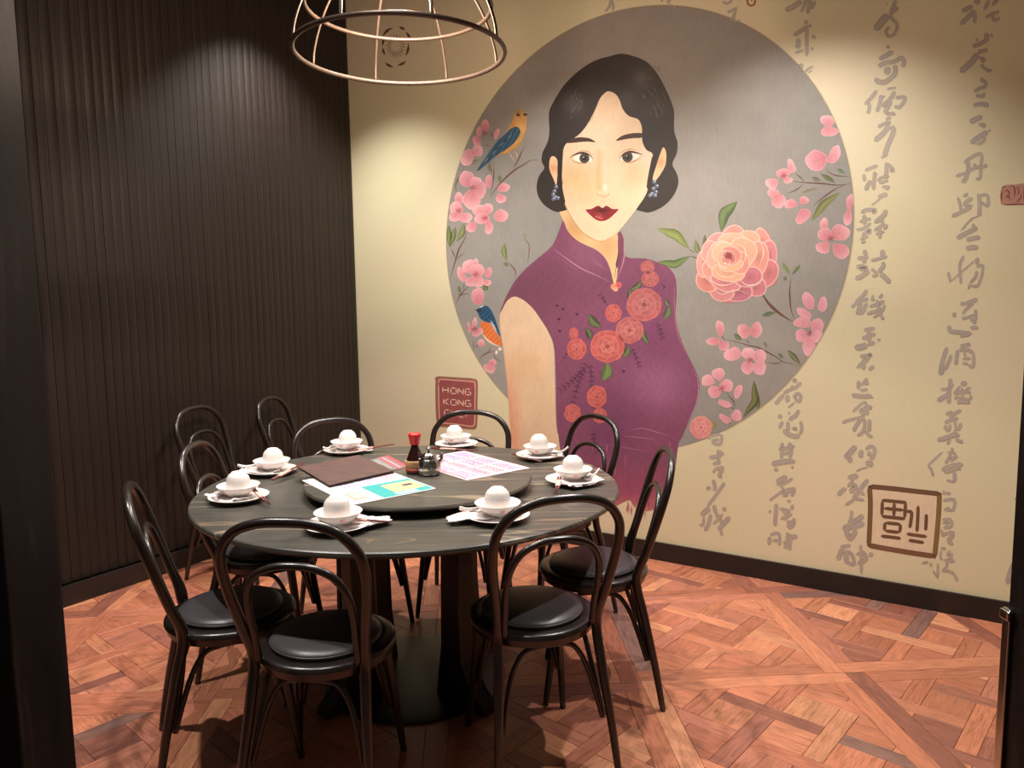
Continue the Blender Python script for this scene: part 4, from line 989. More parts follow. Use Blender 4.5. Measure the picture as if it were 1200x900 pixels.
def petal2(L, x, y, rx, ry, ang, cx, cy, tip, base, lvl, r_):
    a = math.radians(ang); ca, sa = math.cos(a), math.sin(a); b = len(L.V); seg = 18
    dx, dy = x-cx, y-cy; dl_ = math.hypot(dx, dy)
    if dl_ < 1: dx, dy, dl_ = 0, -1, 1
    dx /= dl_; dy /= dl_; R0 = max(rx, ry); ph = r_.uniform(0, 6); tm = math.atan2(dy, dx)
    def colr(px_, py_, k):
        f = .5+.5*((px_-x)*dx+(py_-y)*dy)/R0
        c_ = mixc(base, tip, f*1.15); return mixc(c_, (252, 214, 210), .45) if k == 1.0 else c_
    L.px((x, y), lvl, mixc(base, tip, .5))
    for k in (.5, .85, 1.0):
        for i in range(seg):
            t = 2*PI*i/seg; w_ = k*(1+.05*math.sin(3*t+ph)+.035*math.sin(5*t+ph*2))
            ex_, ey_ = rx*w_*math.cos(t), ry*w_*math.sin(t); qx, qy = ca*ex_-sa*ey_, sa*ex_+ca*ey_
            th = math.atan2(qy, qx)-tm; pin = 1-.22*max(0, -math.cos(th))**2   # narrower at its base
            if dl_ > 2: 
                along = qx*dx+qy*dy; ox, oy = qx-along*dx, qy-along*dy; s_ = 1-.38*max(0, -along/R0); qx, qy = along*dx+ox*s_, along*dy+oy*s_
            L.px((x+qx, y+qy), lvl, colr(x+qx, y+qy, k))
    for i in range(seg): L.F.append((b, b+1+i, b+1+(i+1) % seg))
    for r in range(2):
        for i in range(seg): L.F.append((b+1+r*seg+i, b+1+(r+1)*seg+i, b+1+(r+1)*seg+(i+1) % seg, b+1+r*seg+(i+1) % seg))
    n_ = (-dy, dx)
    for q in (-.35, 0, .35):
        L.stroke([(x-dx*R0*.55+n_[0]*q*R0*.4, y-dy*R0*.55+n_[1]*q*R0*.4), (x+dx*R0*.45+n_[0]*q*R0, y+dy*R0*.45+n_[1]*q*R0)], .8, mixc(base, (255, 200, 200), .25 if q else .0), lvl+1, taper=.1, n=3)
for k, ps in enumerate(BL):
    b_ = Layer('blossom', clampd=True); r3_ = random.Random(k)
    cx_ = sum(p[0] for p in ps)/len(ps); cy_ = sum(p[1] for p in ps)/len(ps)
    pale = k in (7, 8, 11, 12, 13)
    for j, (x, y, rx, ry, an) in enumerate(ps):
        f = r3_.random()
        tip = mixc((230, 158, 166), (242, 180, 184), f) if not pale else mixc((240, 164, 176), (246, 184, 194), f)
        petal2(b_, x, y, rx, ry, an, cx_, cy_, tip, mixc(tip, (198, 92, 104), .62 if not pale else .35), 6+j*2, r3_)
    if len(ps) > 3:
        for q in range(6): b_.stroke([(cx_, cy_), (cx_+4.5*math.cos(q*1.05+k), cy_+4.5*math.sin(q*1.05+k))], .8, (168, 62, 78), 30, taper=.1, n=2)
    b_.build(mural)
LF = [((771, 268), (808, 292), 11, (124, 140, 66), -.12), ((771, 307), (809, 300), 9, (96, 124, 66), .16), ((815, 281), (823, 301), 6, (116, 120, 72), .1), ((826, 275), (824, 293), 4, (92, 96, 62), -.05), ((864, 236), (845, 272), 13, (88, 116, 68), .16), ((893, 370), (909, 366), 5, (92, 110, 78), 0),
      ((917, 308), (925, 321), 4, (120, 136, 70), 0), ((938, 310), (928, 322), 3.5, (96, 122, 76), 0), ((921, 324), (919, 329), 3.5, (96, 112, 66), 0),
      ((951, 259), (985, 225), 8.5, (126, 128, 66), -.08), ((962, 204), (979, 214), 5, (100, 104, 62), 0), ((981, 198), (990, 203), 4, (96, 124, 84), 0), ((951, 208), (962, 212), 4, (110, 112, 80), 0), ((940, 226), (958, 220), 2.5, (130, 128, 96), 0),
      ((860, 391), (869, 399), 5, (100, 112, 80), 0), ((923, 410), (938, 427), 6.5, (104, 112, 72), 0), ((912, 414), (918, 420), 3.5, (104, 112, 76), 0), ((895, 400), (899, 408), 3, (122, 122, 96), 0), ((883.5, 446), (871, 489), 9, (102, 104, 60), -.18), ((889, 467), (888, 480), 5, (112, 120, 72), 0), ((836, 493), (837, 504), 5, (160, 150, 70), 0),
      ((526, 264), (527, 290), 6, (100, 118, 70), 0), ((534, 266), (528, 289), 6, (112, 122, 74), 0), ((544, 262), (535, 283), 7, (120, 128, 78), -.1), ((591, 285), (594, 306), 6, (112, 128, 62), .08), ((590, 308), (596, 312), 4, (104, 122, 64), 0), ((566, 335), (572, 340), 6, (92, 108, 60), 0), ((537.5, 335), (539, 344), 3.5, (108, 116, 74), 0),
      ((545, 194), (562, 187), 3.5, (120, 122, 78), 0), ((573, 190), (577, 203), 4, (112, 110, 70), .1), ((585, 205), (586, 214), 4, (108, 116, 78), 0), ((613, 273), (616, 280), 2.5, (150, 140, 110), 0)]
for k in range(0, len(LF), 1):
    l_ = Layer('leaf', clampd=True); p, q, w_, c_, bd = LF[k]; l_.leaf(p, q, w_, c_, 5, vein=mixc(c_, (190, 190, 120), .5) if w_ > 5 else None, bend=bd); l_.build(mural)
rose = Layer('rose')
rose.poly([(816, 318), (822, 303), (827, 293), (827, 282), (843, 273), (860, 264), (868, 270), (880, 273), (893, 267), (902, 275), (905, 285), (908, 295), (912, 313), (909, 333), (893, 338), (883, 347), (867, 353), (851, 355), (832, 345), (820, 331)], (210, 124, 132), 10, 3)
lv = 11; r4_ = random.Random(5)
def rp(x, y, rx, ry, an, c_, rim=(250, 206, 188), core=None):
    global lv
    rose.petal(x, y, rx, ry, an, c_, lv, rim=rim, core=core or shade_of(c_, .86), seg=20, wob=.05); lv += 1
for x, y, rx, ry, an, c_ in ((861, 276, 14, 12, 20, (232, 150, 138)), (841, 285, 15, 12, -20, (228, 150, 148)), (893, 284, 10, 17, -8, (232, 152, 140)), (902, 298, 9, 18, -5, (224, 134, 140)), (901, 320, 11, 17, 15, (222, 126, 132)), (885, 336, 14, 12, 0, (216, 124, 136)), (866, 342, 17, 12, -12, (206, 116, 134)), (845, 341, 16, 12, 25, (226, 142, 142)),
    (828, 329, 12, 15, -30, (230, 138, 124)), (826, 308, 10, 17, 8, (236, 160, 146)), (832, 294, 10, 13, 20, (234, 156, 148)), (877, 283, 14, 14, 10, (238, 172, 140)), (858, 284, 17, 12, 0, (240, 178, 146)), (889, 302, 12, 21, 0, (234, 152, 134)), (838, 318, 14, 17, -35, (236, 156, 140)), (852, 330, 20, 12, 8, (226, 136, 138)), (878, 325, 17, 12, -15, (216, 122, 134)),
    (870, 296, 17, 19, 15, (240, 172, 140)), (843, 300, 15, 18, 20, (240, 170, 146)), (854, 318, 20, 13, 5, (238, 172, 136)), (866, 308, 13, 14, 0, (232, 150, 132)), (848, 296, 14, 13, 0, (242, 184, 146)), (856, 309, 15, 10, 0, (240, 178, 138)), (856, 300, 13, 12, 0, (228, 140, 128)), (850, 303, 10, 10, 0, (240, 170, 140)), (854, 302, 8.5, 8, 0, (206, 112, 104)), (851, 305, 6, 5, 20, (232, 150, 130)), (854, 300, 5, 4.5, 0, (170, 72, 74))):
    rp(x, y, rx, ry, an, c_)
for P_, w_ in (([(827, 320), (840, 333), (856, 333), (866, 325)], 1.4), ([(833, 333), (845, 345), (862, 340), (878, 345)], 1.2), ([(865, 325), (875, 334), (888, 332), (895, 322)], 1.6), ([(836, 312), (842, 322), (856, 325), (866, 318)], 1.2), ([(842, 303), (845, 312), (856, 316)], 1), ([(862, 285), (872, 290), (874, 302), (868, 313)], 1.2), ([(890, 280), (895, 296), (890, 312)], 1.2), ([(838, 290), (848, 284), (862, 287)], 1)):
    rose.stroke(P_, w_, (252, 214, 196), lv, taper=.1)
rose.stroke([(848, 299), (851, 296), (857, 298), (857, 304), (852, 307)], 1.2, (150, 60, 62), lv+1, taper=.1); rose.petal(850, 308.5, 1.3, 1, 0, (255, 230, 215), lv+2, seg=6)
rose.build(mural)
r5 = Layer('small_rose'); r5.peony(821.5, 501, 13.5, 14, (238, 150, 146), 12, (208, 104, 104), (248, 186, 180), 2, 3); r5.build(mural)
# birds
bd = Layer('bird')
bd.poly([(602, 138), (598, 147), (590, 160), (583, 172), (583, 181), (590, 181), (598, 178), (608, 171), (614, 160), (617, 150), (617, 139), (615, 132), (609, 127.5), (603, 131)], None, 10, 4, lambda x, y: mixc(mixc((206, 148, 70), (224, 170, 96), G2(x, y, 612, 150, 8)), (160, 128, 88), G2(x, y, 607, 130, 5)), 2.5)
bd.poly([(607, 149), (600, 150), (590, 159), (580, 169), (567, 188), (559, 199.5), (563, 198.5), (573, 190), (581, 183), (592, 176), (602, 168), (610, 156)], None, 12, 3, lambda x, y: mixc((72, 108, 132), (40, 74, 98), .5+.5*math.sin(x*1.1+y*.6)), 2)
for k in range(9):
    x = 605-k*4.6; y = 152+k*4.6; bd.stroke([(x, y), (x-6, y+7)], .8, (150, 170, 176) if k % 2 else (40, 56, 70), 14, taper=.1, n=2)
for k in range(6): bd.stroke([(612-k*3, 160+k*3), (606-k*3.3, 168+k*2.6)], .7, (238, 196, 130), 14, taper=.1, n=2)
bd.poly([(613.5, 132.5), (620, 134.2), (614, 136)], (60, 44, 40), 15, 0); bd.petal(607.5, 134.3, 2.5, 2.3, 0, (60, 44, 34), 15, rim=(200, 170, 120), core=(20, 16, 16), seg=10); bd.petal(608, 133.6, .6, .6, 0, (240, 236, 220), 16, seg=5)
bd.stroke([(597, 178), (600, 184), (604, 190)], 1.1, (226, 180, 150), 15, taper=.1); bd.stroke([(602, 177), (606, 181), (606, 186)], 1.1, (226, 180, 150), 15, taper=.1)
bd.build(mural)
bd = Layer('bird')
bd.poly([(563.5, 378), (573, 378.5), (581, 389), (587, 398), (588, 405), (580, 403), (571, 397), (565, 388)], None, 10, 3, lambda x, y: mixc((226, 96, 40), (238, 136, 70), .5+.5*math.sin(x+y)), 2)
bd.stroke([(564, 389), (571, 398), (580, 404), (588, 406)], 2, (240, 214, 180), 11, taper=.1)
bd.poly([(559.5, 363), (563, 359.5), (569, 358), (574, 361), (578, 368), (581, 375), (584, 385), (586.5, 394), (582, 388), (577, 378), (572, 378), (564, 374), (561, 369)], None, 12, 3, lambda x, y: mixc((42, 104, 138), (40, 62, 96), .5+.5*math.sin(x*.9+y)), 2)
bd.stroke([(575, 375), (579, 383), (583, 391)], 2.4, (196, 190, 196), 13, taper=.1); bd.stroke([(561, 361), (568, 357.8)], 1.4, (214, 224, 222), 13, taper=.1, n=2); bd.poly([(556.5, 362.5), (562, 363), (562, 367)], (34, 40, 50), 14, 0); bd.petal(563.5, 364, 1.2, 1.2, 0, (16, 20, 26), 15, seg=6)
bd.petal(582, 413, 1.6, 2.6, 10, (240, 224, 200), 15, seg=8); bd.petal(586, 409, 2.2, 2, 10, (240, 224, 200), 15, seg=8)
bd.build(mural)

# ---------------------------------------------------------------- seals
uv_ = to_wall((535, 500)); sl_ = wall_thing('red_seal', 'dark red painted seal with the words HONG KONG on cream wall', 'wall seal', *uv_)
L_ = Layer('field'); L_.poly([(510.5, 446), (512, 442), (517, 441), (535, 442.5), (554, 444), (559, 446), (560, 451), (559.5, 475), (559.3, 497), (557, 502.5), (552, 503), (530, 500.5), (516, 499.5), (512.5, 496), (511, 470)], None, 2, 3, lambda x, y: mixc((168, 84, 80), (158, 80, 82), .5+.5*math.sin(x*.3+y*.2)), 5)
EDG = [(511.5, 446), (513, 442.5), (535, 443.5), (555, 445), (558.5, 450), (558.3, 475), (558, 496), (553, 501.8), (530, 499.3), (516, 498.3), (512.5, 490), (511.5, 465), (511.5, 446)]
L_.stroke(EDG, 2.6, (166, 106, 86), 3, taper=.3); L_.build(sl_)
L_ = Layer('line'); L_.stroke([(514, 449), (514.5, 445.5), (518, 444.6), (535, 445.8), (553, 447.2), (556.6, 450), (556.6, 475), (556.2, 494), (553, 499.3), (535, 497), (519, 495.6), (515.5, 492), (514.3, 470), (514, 449)], 1.2, (240, 176, 152), 5, taper=.3); L_.build(sl_)
GL = {'H': [[(0, 0), (0, 1)], [(1, 0), (1, 1)], [(0, .55), (1, .45)]], 'O': [[(0, .1), (1, .1), (1, .95), (0, .95), (0, .1)]], 'N': [[(0, 1), (0, 0), (1, 1), (1, 0)]], 'G': [[(1, .05), (0, .05), (0, .95), (1, .95), (1, .5), (.5, .5)]],
      'K': [[(0, 0), (0, 1)], [(1, 0), (.1, .5), (1, 1)]], 'C': [[(1, .05), (0, .05), (0, .95), (1, .95)]], 'E': [[(1, .02), (0, .02), (0, .98), (1, .98)], [(0, .5), (.85, .5)]], 'F': [[(1, .02), (0, .02), (0, 1)], [(0, .5), (.8, .5)]]}
for word, y0, xs in (('HONG', 453, (519, 528.5, 537, 545.6)), ('KONG', 466.5, (520, 528.5, 537, 545.6)), ('CHEF', 479.5, (521, 529, 537.5, 546))):
    for ch, x0 in zip(word, xs):
        L_ = Layer('letter')
        for st in GL[ch]:
            for a, b_ in zip(st, st[1:]):
                f = lambda p: (x0+p[0]*6.2, y0+(x0-519)*.085+p[1]*7.6+p[0]*.4); L_.stroke([f(a), f(b_)], 1.45, (246, 206, 184), 5, n=2)
        L_.build(sl_)
uv_ = to_wall((1060, 612)); gs = wall_thing('gold_seal', 'square brown and gold painted seal with an upside-down character in a frame', 'wall seal', *uv_)
L_ = Layer('ground'); L_.poly([(1019, 569), (1103, 577), (1096, 654), (1017, 640)], (232, 208, 172), 2, 0); L_.build(gs)
L_ = Layer('frame')
for P_, c_ in (([(1017, 570), (1045, 572.5), (1075, 576), (1104, 579)], (122, 84, 58)), ([(1101, 577), (1100, 600), (1098, 625), (1095, 655)], (140, 108, 56)), ([(1097, 652), (1070, 648), (1040, 643), (1016, 638.5)], (132, 92, 62)), ([(1019, 569), (1020, 590), (1019.5, 612), (1018, 641)], (126, 94, 58))):
    L_.stroke(P_, 5.8, c_, 4, edge=shade_of(c_, .92), taper=.3)
L_.build(gs)
L_ = Layer('character'); GC = (112, 82, 52)
for P_ in ([(1033, 586), (1048, 587.5), (1063, 589)], [(1061.5, 588), (1060, 608)], [(1061, 608), (1047, 606.5), (1033, 605)], [(1034, 586), (1033.5, 605)], [(1048, 588), (1047.5, 606)], [(1034, 595.5), (1061, 598)],
           [(1037, 612.5), (1056, 614.5)], [(1055.5, 614), (1054.5, 624)], [(1055, 624), (1036.5, 622)], [(1037, 612), (1036.5, 622)], [(1032, 628), (1045, 629.5), (1056, 631)],
           [(1062, 599), (1068, 600.5), (1067.5, 610), (1066, 619)], [(1076, 592), (1075.5, 608), (1074.5, 624)], [(1085.7, 602), (1085.3, 612), (1084.6, 622)], [(1062, 625.5), (1075, 627.5), (1086.5, 629)], [(1064.5, 633), (1074, 634.5), (1083, 636)]):
    L_.stroke(P_, 4.0, mixc(GC, (140, 86, 62), rr.random()*.6), 5+rr.randint(0, 5), edge=shade_of(GC, .9))
L_.build(gs)
uv_ = to_wall((1190, 228)); ss = wall_thing('small_red_seal', 'small dull red seal painted at the right edge beside the last full column', 'wall seal', *uv_)
L_ = Layer('ground'); L_.poly([(1174, 219), (1188, 216.5), (1206, 216.5), (1210, 238), (1190, 240), (1173, 239)], (196, 140, 118), 2, 2); L_.build(ss)
L_ = Layer('marks')
for P_ in ([(1174, 221), (1173.5, 238)], [(1173, 239), (1185, 239.5), (1205, 239)], [(1174, 221), (1179, 217.5)], [(1182, 220), (1186, 217.5), (1189, 221), (1189, 230), (1187, 234)], [(1176, 226), (1180, 223), (1183, 227), (1178, 230)], [(1178, 233), (1182, 230), (1184, 236)], [(1191, 219), (1195, 222)], [(1197, 226), (1196, 232), (1190, 238)], [(1192, 229), (1194, 225), (1192, 222)], [(1200, 218), (1200, 238)], [(1204, 219), (1206, 230)]):
    L_.stroke(P_, 1.7, (134, 66, 52), 4, taper=.1)
L_.build(ss)
# rosette seen through the lamp
uv_ = to_wall((464, 53)); rs = wall_thing('rosette', 'brown painted scalloped rosette on the wall behind the cage lamp', 'wall painting', *uv_)
L_ = Layer('petals'); cx_, cy_ = 464, 54
for a0, a1, r_ in ((-150, -100, 21), (-80, -55, 22), (-50, -18, 21), (-12, 42, 17), (50, 85, 22), (98, 128, 24), (145, 175, 18), (180, 212, 18)):
    pts = [(cx_+r_*.86*math.cos(math.radians(a0+(a1-a0)*f)), cy_+r_*math.sin(math.radians(a0+(a1-a0)*f))*1.03) for f in (0, .25, .5, .75, 1)]
    L_.stroke(pts, 3, (112, 74, 52), 3, taper=.1)
L_.build(rs)
L_ = Layer('spokes')
for k in range(20):
    a = 2*PI*k/20+.1; L_.stroke([(cx_+4.5*math.cos(a), cy_+5*math.sin(a)), (cx_+12.5*math.cos(a), cy_+15*math.sin(a))], 1.1, (120, 80, 58), 3, taper=.1, n=2)
L_.build(rs)

# ---------------------------------------------------------------- calligraphy, one brush stroke at a time
# each character: strokes "width x,y x,y ..." in units of 1/s px from (ox, oy)
INK = (186, 174, 154); INKE = (166, 152, 130)
def column(label, chars):
    u, z = to_wall(chars[0][3]); t_ = wall_thing('calligraphy_column', label, 'calligraphy', u, z, 'columns of grey brush writing on the painted wall')
    for (ox, oy, s, _, txt) in chars:
        L_ = Layer('character'); lvl = 1
        for st in txt.split(';'):
            f = st.split(); wd = float(f[0])/s; pts = []
            for p in f[1:]:
                x, y = p.split(','); pts.append((ox+float(x)/s, oy+float(y)/s))
            ink = mixc(INK, (180, 168, 164), rr.random()*.7)
            L_.stroke(pts, wd*1.2+1.0, mixc(INK, (236, 224, 190), .75), 0, taper=.2, n=5)
            L_.stroke(pts, wd*1.14, ink, lvl, edge=INKE, taper=.3, n=5); lvl += 1
        L_.build(t_)
S = 9.0
column('long grey calligraphy column right of the roundel, running from top to baseboard', [
 (1000, 0, S, (1030, 20), "36 345,40 360,45;34 450,0 420,70 400,110;44 475,75 430,110 380,140;70 370,150 300,230 225,320;28 400,120 400,190 450,240 460,300 420,370 370,380 345,340 360,300 390,295"),
 (1000, 0, S, (1030, 60), "34 345,498 390,492;44 270,625 340,590 420,540;40 260,700 340,665 430,650 510,610 535,660 515,710;60 370,700 350,790;44 435,680 445,760 400,820 330,865 260,860 235,820"),
 (1000, 90, S, (1030, 110), "34 250,140 190,220 120,295;32 165,270 170,330 150,390;34 290,190 285,260 245,375;20 300,220 330,200;20 350,130 455,112;36 440,150 390,230 300,320;40 400,250 360,320 330,390;30 440,220 540,215 530,270 480,320 430,310;30 340,395 420,385 425,410;24 340,450 400,425"),
 (1000, 90, S, (1030, 150), "32 255,530 320,500 370,480 390,500;46 380,510 320,590 220,680;44 395,520 425,560 400,640 360,730 325,850;18 290,850 325,845"),
 (990, 180, S, (1020, 210), "30 210,180 280,150 350,125;32 200,215 210,295;34 320,185 310,280 300,385;38 280,280 240,340 220,390;24 330,200 330,230;36 440,90 440,180 430,270;30 450,100 510,170 470,180;26 345,290 390,250 470,240;26 360,310 460,280;26 390,350 480,350;24 470,355 430,375"),
 (990, 180, S, (1020, 260), "40 350,465 400,440 450,425;14 280,545 340,500 370,480;34 170,625 230,595 320,595 290,630;38 210,640 205,720 230,740;26 150,720 250,690 270,700;26 120,800 190,790 280,730;34 180,870 260,800 250,850;26 160,900 250,870;42 440,590 400,660 310,730;30 350,710 410,690;30 310,810 370,770 420,720;32 450,745 410,800;34 370,760 370,900;22 320,850 420,820;30 170,930 220,925"),
 (990, 280, S, (1020, 320), "36 210,110 215,150 240,170;38 130,205 200,200 250,190;40 200,210 210,260;40 120,300 180,290 230,310 150,320;42 110,420 180,390 260,330;42 400,110 395,190;28 275,230 350,210 450,180;36 400,240 405,290 350,350;28 290,380 310,390 340,370 300,330 275,325;44 370,360 430,410 480,465"),
 (990, 280, S, (1020, 360), "34 235,535 190,600 110,670;30 70,725 110,690 180,650 250,630;40 170,660 150,740 130,800;36 235,670 190,760 150,790;26 300,590 290,640 320,640;26 400,575 360,630;30 260,710 340,690 420,650;26 420,690 390,760 300,830;28 230,790 330,760 400,740;30 340,640 360,730 380,800 410,850"),
 (980, 380, S, (1020, 400), "34 290,65 350,50 410,45;34 270,150 330,130 420,100;44 345,60 345,190;56 190,245 260,240 330,215;34 330,215 410,190;24 430,160 470,165"),
 (980, 380, S, (1010, 430), "36 250,340 310,335 365,320 345,340;44 350,335 290,400 280,440 310,470;24 270,400 215,465;34 340,480 400,440"),
 (980, 380, S, (1010, 465), "34 235,590 235,690;28 250,700 335,685;34 330,570 300,610 345,630;24 250,640 300,615;40 160,745 270,760 380,755;26 370,780 385,760"),
 (970, 460, S, (1010, 490), "24 400,90 330,140 260,205;26 395,90 410,160 380,210;44 330,210 400,170 470,150;40 340,215 440,210;26 150,320 220,290 330,265 390,240;36 370,260 310,330 270,410;30 385,270 390,350 360,420 310,455;36 435,280 440,340 430,410;26 390,400 430,445 475,470"),
 (970, 460, S, (1000, 535), "52 300,560 240,630 180,695;46 220,670 245,740;46 355,600 345,690;30 400,600 440,570 480,570 495,620 470,690 440,690;40 430,620 450,670;52 400,730 440,750 480,765;12 300,830 360,800 420,790"),
 (970, 550, 6.92, (1000, 575), "36 160,70 250,50;30 150,150 110,180 80,210;40 200,130 220,140 180,190;24 210,90 160,140;30 330,80 280,140 200,250;24 230,150 300,210;20 140,290 220,240;20 200,230 300,250"),
 (970, 550, 6.92, (1000, 620), "24 195,330 190,390 170,440;38 290,370 240,410 190,430;40 115,480 200,465 300,435;36 160,440 155,510 180,560 210,530 230,490"),
 (970, 550, 6.92, (1000, 655), "24 100,630 190,615;36 120,640 100,690 80,735;36 150,650 150,755;24 160,660 200,700 210,770 130,740;20 270,610 265,660;24 230,690 290,670;30 330,690 370,690;30 275,660 310,720 240,770;22 272,640 272,850"),
])
column('long grey calligraphy column at the right, passing behind the gold seal\'s right side', [
 (1110, 0, S, (1140, 15), "44 150,115 200,100 270,60;60 320,-10 310,50;44 290,110 220,180 140,260;36 290,110 290,250;34 440,0 390,110;34 540,-10 470,60;30 400,190 470,150 550,120;30 480,120 490,210 560,190"),
 (1110, 0, S, (1140, 60), "44 400,345 420,390 400,430;36 455,375 485,370;24 320,400 310,440;40 265,490 330,470 440,410;38 430,525 370,540 320,550;58 330,560 250,660 135,765;30 335,610 390,625 355,660;30 350,680 400,725 455,760;20 430,745 475,740"),
 (1110, 90, S, (1140, 110), "24 360,0 365,60;30 360,20 430,90;30 280,160 350,120 420,100;40 320,180 330,220;36 400,170 350,225;34 270,305 350,285 440,290;24 380,310 440,305"),
 (1110, 90, S, (1140, 150), "50 235,480 300,450 370,415;34 330,510 385,505 380,545;48 245,700 330,640 430,575;24 395,600 380,680 310,715;36 440,560 455,575"),
 (1100, 170, S, (1130, 195), "30 265,190 340,130 430,90 455,130 445,220 440,360;38 310,160 310,270 280,360 240,390;28 175,330 280,295 380,240 510,225;34 480,215 515,215;26 360,200 400,220;26 390,355 440,355"),
 (1100, 170, S, (1130, 245), "28 200,550 225,620 240,700;30 310,510 260,545;34 360,555 290,600 270,640;26 260,640 360,640;32 135,755 230,710 350,650;36 420,510 430,600 430,690 425,750;26 430,530 510,530 515,640 450,600;12 420,750 340,780 250,890"),
 (1100, 255, S, (1130, 280), "12 370,0 300,60 230,140;44 190,220 260,180 340,140 410,100;30 365,60 370,140;38 290,240 350,220 440,205;44 285,330 340,315 420,315"),
 (1100, 255, S, (1130, 330), "26 100,570 115,640 130,680;14 140,660 220,590 380,450;26 265,400 225,490 225,590 235,700;38 410,420 400,500;24 400,520 460,500 460,580 430,680 400,720 330,720;26 400,560 390,620 330,690;18 330,690 310,760"),
 (1090, 340, S, (1120, 380), "34 350,120 330,165;36 360,150 430,120 500,95;26 460,130 380,200 340,250;26 330,300 400,285 470,260;30 480,200 480,290 460,360;28 420,320 490,300;34 420,395 510,395;40 230,250 275,265;38 200,370 215,430 310,445 440,460;20 310,490 420,470"),
 (1090, 340, S, (1120, 430), "40 180,600 140,720 110,850;30 225,680 190,770 150,850;50 130,780 110,900;34 315,590 370,580 430,570;34 290,630 280,700 270,790;30 300,630 400,630 455,680 450,800 400,790;24 360,650 370,700;24 340,720 430,720;24 340,770 400,775"),
 (1080, 430, S, (1110, 460), "38 305,120 300,200 290,290 285,390;26 200,235 270,230 340,180;44 165,360 230,320 300,280;44 410,180 480,170;30 410,200 370,250 340,290;24 460,240 520,215;30 350,280 440,260 520,270;26 520,290 500,340 390,330;30 430,220 430,350;30 340,330 400,310;34 370,370 430,365 510,375"),
 (1080, 430, S, (1110, 510), "30 255,505 300,480 330,470;30 290,540 350,490 420,455;34 240,590 310,560 390,540;30 240,660 260,610;28 300,600 290,660 250,665;28 350,560 360,660 330,720;30 400,590 410,620 380,670;42 165,770 250,750 330,720 400,720;26 300,760 270,815;28 350,760 440,795"),
 (1080, 520, S, (1110, 550), "18 215,90 150,150 65,230;30 215,85 220,95;24 65,235 100,270 125,345;26 320,40 325,90;24 270,90 360,95;26 310,100 280,160 250,210;30 350,110 360,140 320,160 320,190;44 210,280 300,240 440,215;34 240,305 330,270 400,250;26 400,250 400,280;34 345,290 350,400;20 260,380 350,405"),
 (1080, 520, S, (1110, 590), "24 230,490 240,540;26 250,520 310,525;28 225,600 300,585 360,590;28 355,595 345,660 320,715;28 230,690 320,700;30 290,670 260,690"),
 (1070, 600, 10.0, (1110, 620), "30 340,90 400,85 450,80;30 450,85 455,180;26 345,130 430,120;26 350,180 450,180;24 400,90 400,180;30 340,270 420,240 490,240;40 480,250 440,300 400,340;36 400,340 470,380;30 330,200 350,290"),
 (1070, 600, 10.0, (1110, 660), "24 320,430 370,420 360,450;24 330,450 320,520 340,560;30 430,450 400,520;30 460,480 420,560 360,560;36 400,570 490,570;24 400,580 390,640 340,690;26 340,690 420,690 480,730 520,810;24 100,600 180,580;22 200,590 215,640;22 290,590 290,770;20 230,680 290,770"),
])
column('short lower grey calligraphy column beneath the roundel\'s right-hand edge', [
 (890, 430, S, (925, 460), "26 370,120 385,150 360,150 365,120;24 345,190 345,220;30 440,160 390,210 320,240 250,280;34 260,290 210,340 165,395;40 300,290 290,375;30 355,320 400,280 435,310 420,360 370,340;14 370,370 300,430;46 375,320 380,330"),
 (890, 430, S, (925, 500), "40 200,500 230,540;34 245,570 210,650;26 300,480 320,490;36 420,450 380,510 310,560;34 300,570 300,690;40 250,660 310,710 380,730 430,720;30 430,570 445,640 430,710;26 340,650 385,645 370,670"),
 (885, 515, 6.43, (925, 540), "22 205,20 200,90 200,150;26 255,20 270,80 260,140;24 175,75 240,65 300,50;18 210,110 260,95;34 120,185 200,170 290,160;22 285,150 290,180;22 140,225 175,225;20 270,205 290,210"),
 (885, 515, 6.43, (925, 575), "36 160,325 200,300 240,280;24 225,275 235,290;18 160,340 220,330 285,290;14 190,350 225,380;14 220,375 160,420 105,460;34 210,430 240,390 310,375;26 240,430 230,400;20 300,380 270,430;16 240,460 270,465"),
 (885, 515, 6.43, (925, 615), "26 160,480 155,560 150,655;20 100,540 120,545;24 180,520 270,545;34 205,545 250,545;22 285,490 270,530;20 190,600 280,560;20 250,550 220,610;24 290,590 290,630 265,660 240,640;20 235,620 280,620"),
 (885, 515, 6.43, (925, 635), "26 110,730 105,795;20 110,720 170,705 185,750 180,800;20 130,760 175,760;30 225,740 270,735 320,730;22 270,710 265,780 260,835;20 210,780 250,770 240,810 215,800;20 240,720 250,700"),
])
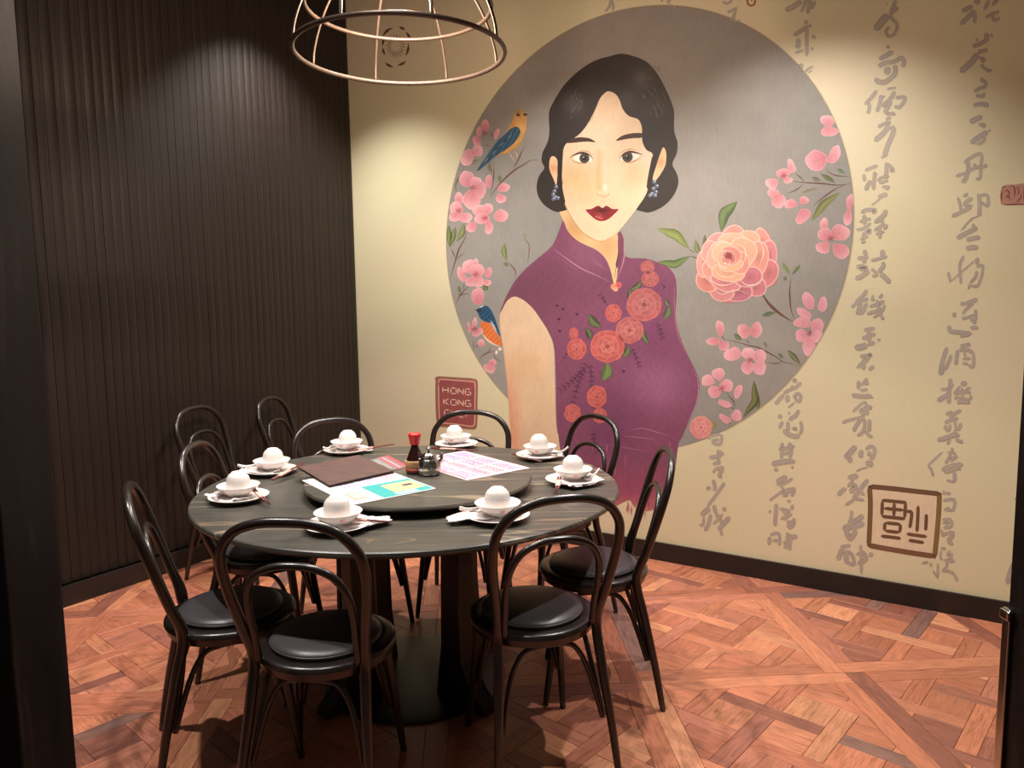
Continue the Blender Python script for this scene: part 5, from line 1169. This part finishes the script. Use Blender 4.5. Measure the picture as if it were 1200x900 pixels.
column('shortest grey calligraphy column under the pink rose, right of the purple dress', [
 (810, 490, 6.43, (845, 508), "22 125,155 160,130 220,120;20 225,120 230,160 215,195 175,190 165,170 215,160"),
 (810, 490, 6.43, (845, 545), "24 205,235 205,290;22 210,245 245,280;24 135,295 190,290 230,275;22 160,345 215,330;22 205,300 210,350;24 170,385 250,370;22 245,375 200,440;18 200,440 235,440;18 165,390 180,410"),
 (810, 490, 6.43, (845, 580), "24 165,460 180,520 175,550;24 110,530 150,525;20 250,490 200,560 115,675;22 230,505 255,490"),
 (810, 490, 6.43, (845, 610), "34 75,735 110,700 145,690;18 95,740 90,800 60,805;26 150,720 130,800 100,850;24 170,650 190,720 240,800;24 240,670 260,700;30 290,740 250,790 200,840;18 165,800 240,720;20 220,840 235,885"),
])
column('faded grey writing above the roundel, its characters cut by the roundel\'s top edge', [
 (690, 0, 5.71, (718, 8), "16 150,-10 140,40 110,80;14 155,0 165,40 160,75;18 190,0 205,-15;12 195,70 205,72"),
 (690, 0, 5.71, (782, 4), "16 480,5 500,0;16 550,-5 520,20;12 540,20 545,45;12 570,45 580,48"),
 (690, 0, 5.71, (850, 2), "14 895,10 920,25 950,10 955,-10"),
 (690, 0, 5.71, (858, 18), "16 925,85 960,70 995,50;18 985,55 970,110 950,135;14 960,100 985,150;10 1000,150 1010,130"),
])
uv_ = to_wall((880, 2)); t_ = wall_thing('red_mark', 'small red painted ring mark above the roundel at the upper picture edge', 'wall painting', *uv_)
L_ = Layer('ring'); L_.stroke([(876, -4), (876, 3), (879, 6.5), (884, 5), (885, -3)], 2, (176, 70, 50), 2); L_.build(t_)
L_ = Layer('dot'); L_.stroke([(880, -3), (881, 2)], 2, (176, 70, 50), 2, n=2); L_.build(t_)
column('grey calligraphy characters over the roundel\'s upper right shoulder', [
 (890, 0, S, (935, 5), "50 270,110 340,80 450,10;30 500,-20 470,60 440,130;36 540,-10 520,60 510,150;40 590,10 540,100"),
 (890, 0, S, (940, 50), "40 360,375 430,330 520,270;34 490,210 495,260;34 500,290 500,400 500,600;44 410,400 410,520;24 370,490 440,470;24 370,560 470,530;30 550,380 600,400;20 540,500 570,530;24 530,250 540,290"),
 (890, 0, S, (945, 80), "18 395,710 440,680 455,700 430,720;20 470,780 510,730 570,700;14 510,770 560,740"),
])
column('cut-off grey brush marks at the right edge beside the door frame', [
 (1150, 560, 6.42, (1190, 590), "24 255,170 290,140 330,130;24 270,175 320,190;24 300,400 330,380;14 265,570 275,600;34 250,630 215,720 195,800;20 300,650 260,720 225,770"),
])
for k in (0,):      # a few chips in the paint near the baseboard
    for x, y in ((872, 634), (929, 656), (1041, 663), (1067, 664), (1080, 311), (1166, 690)):
        pass
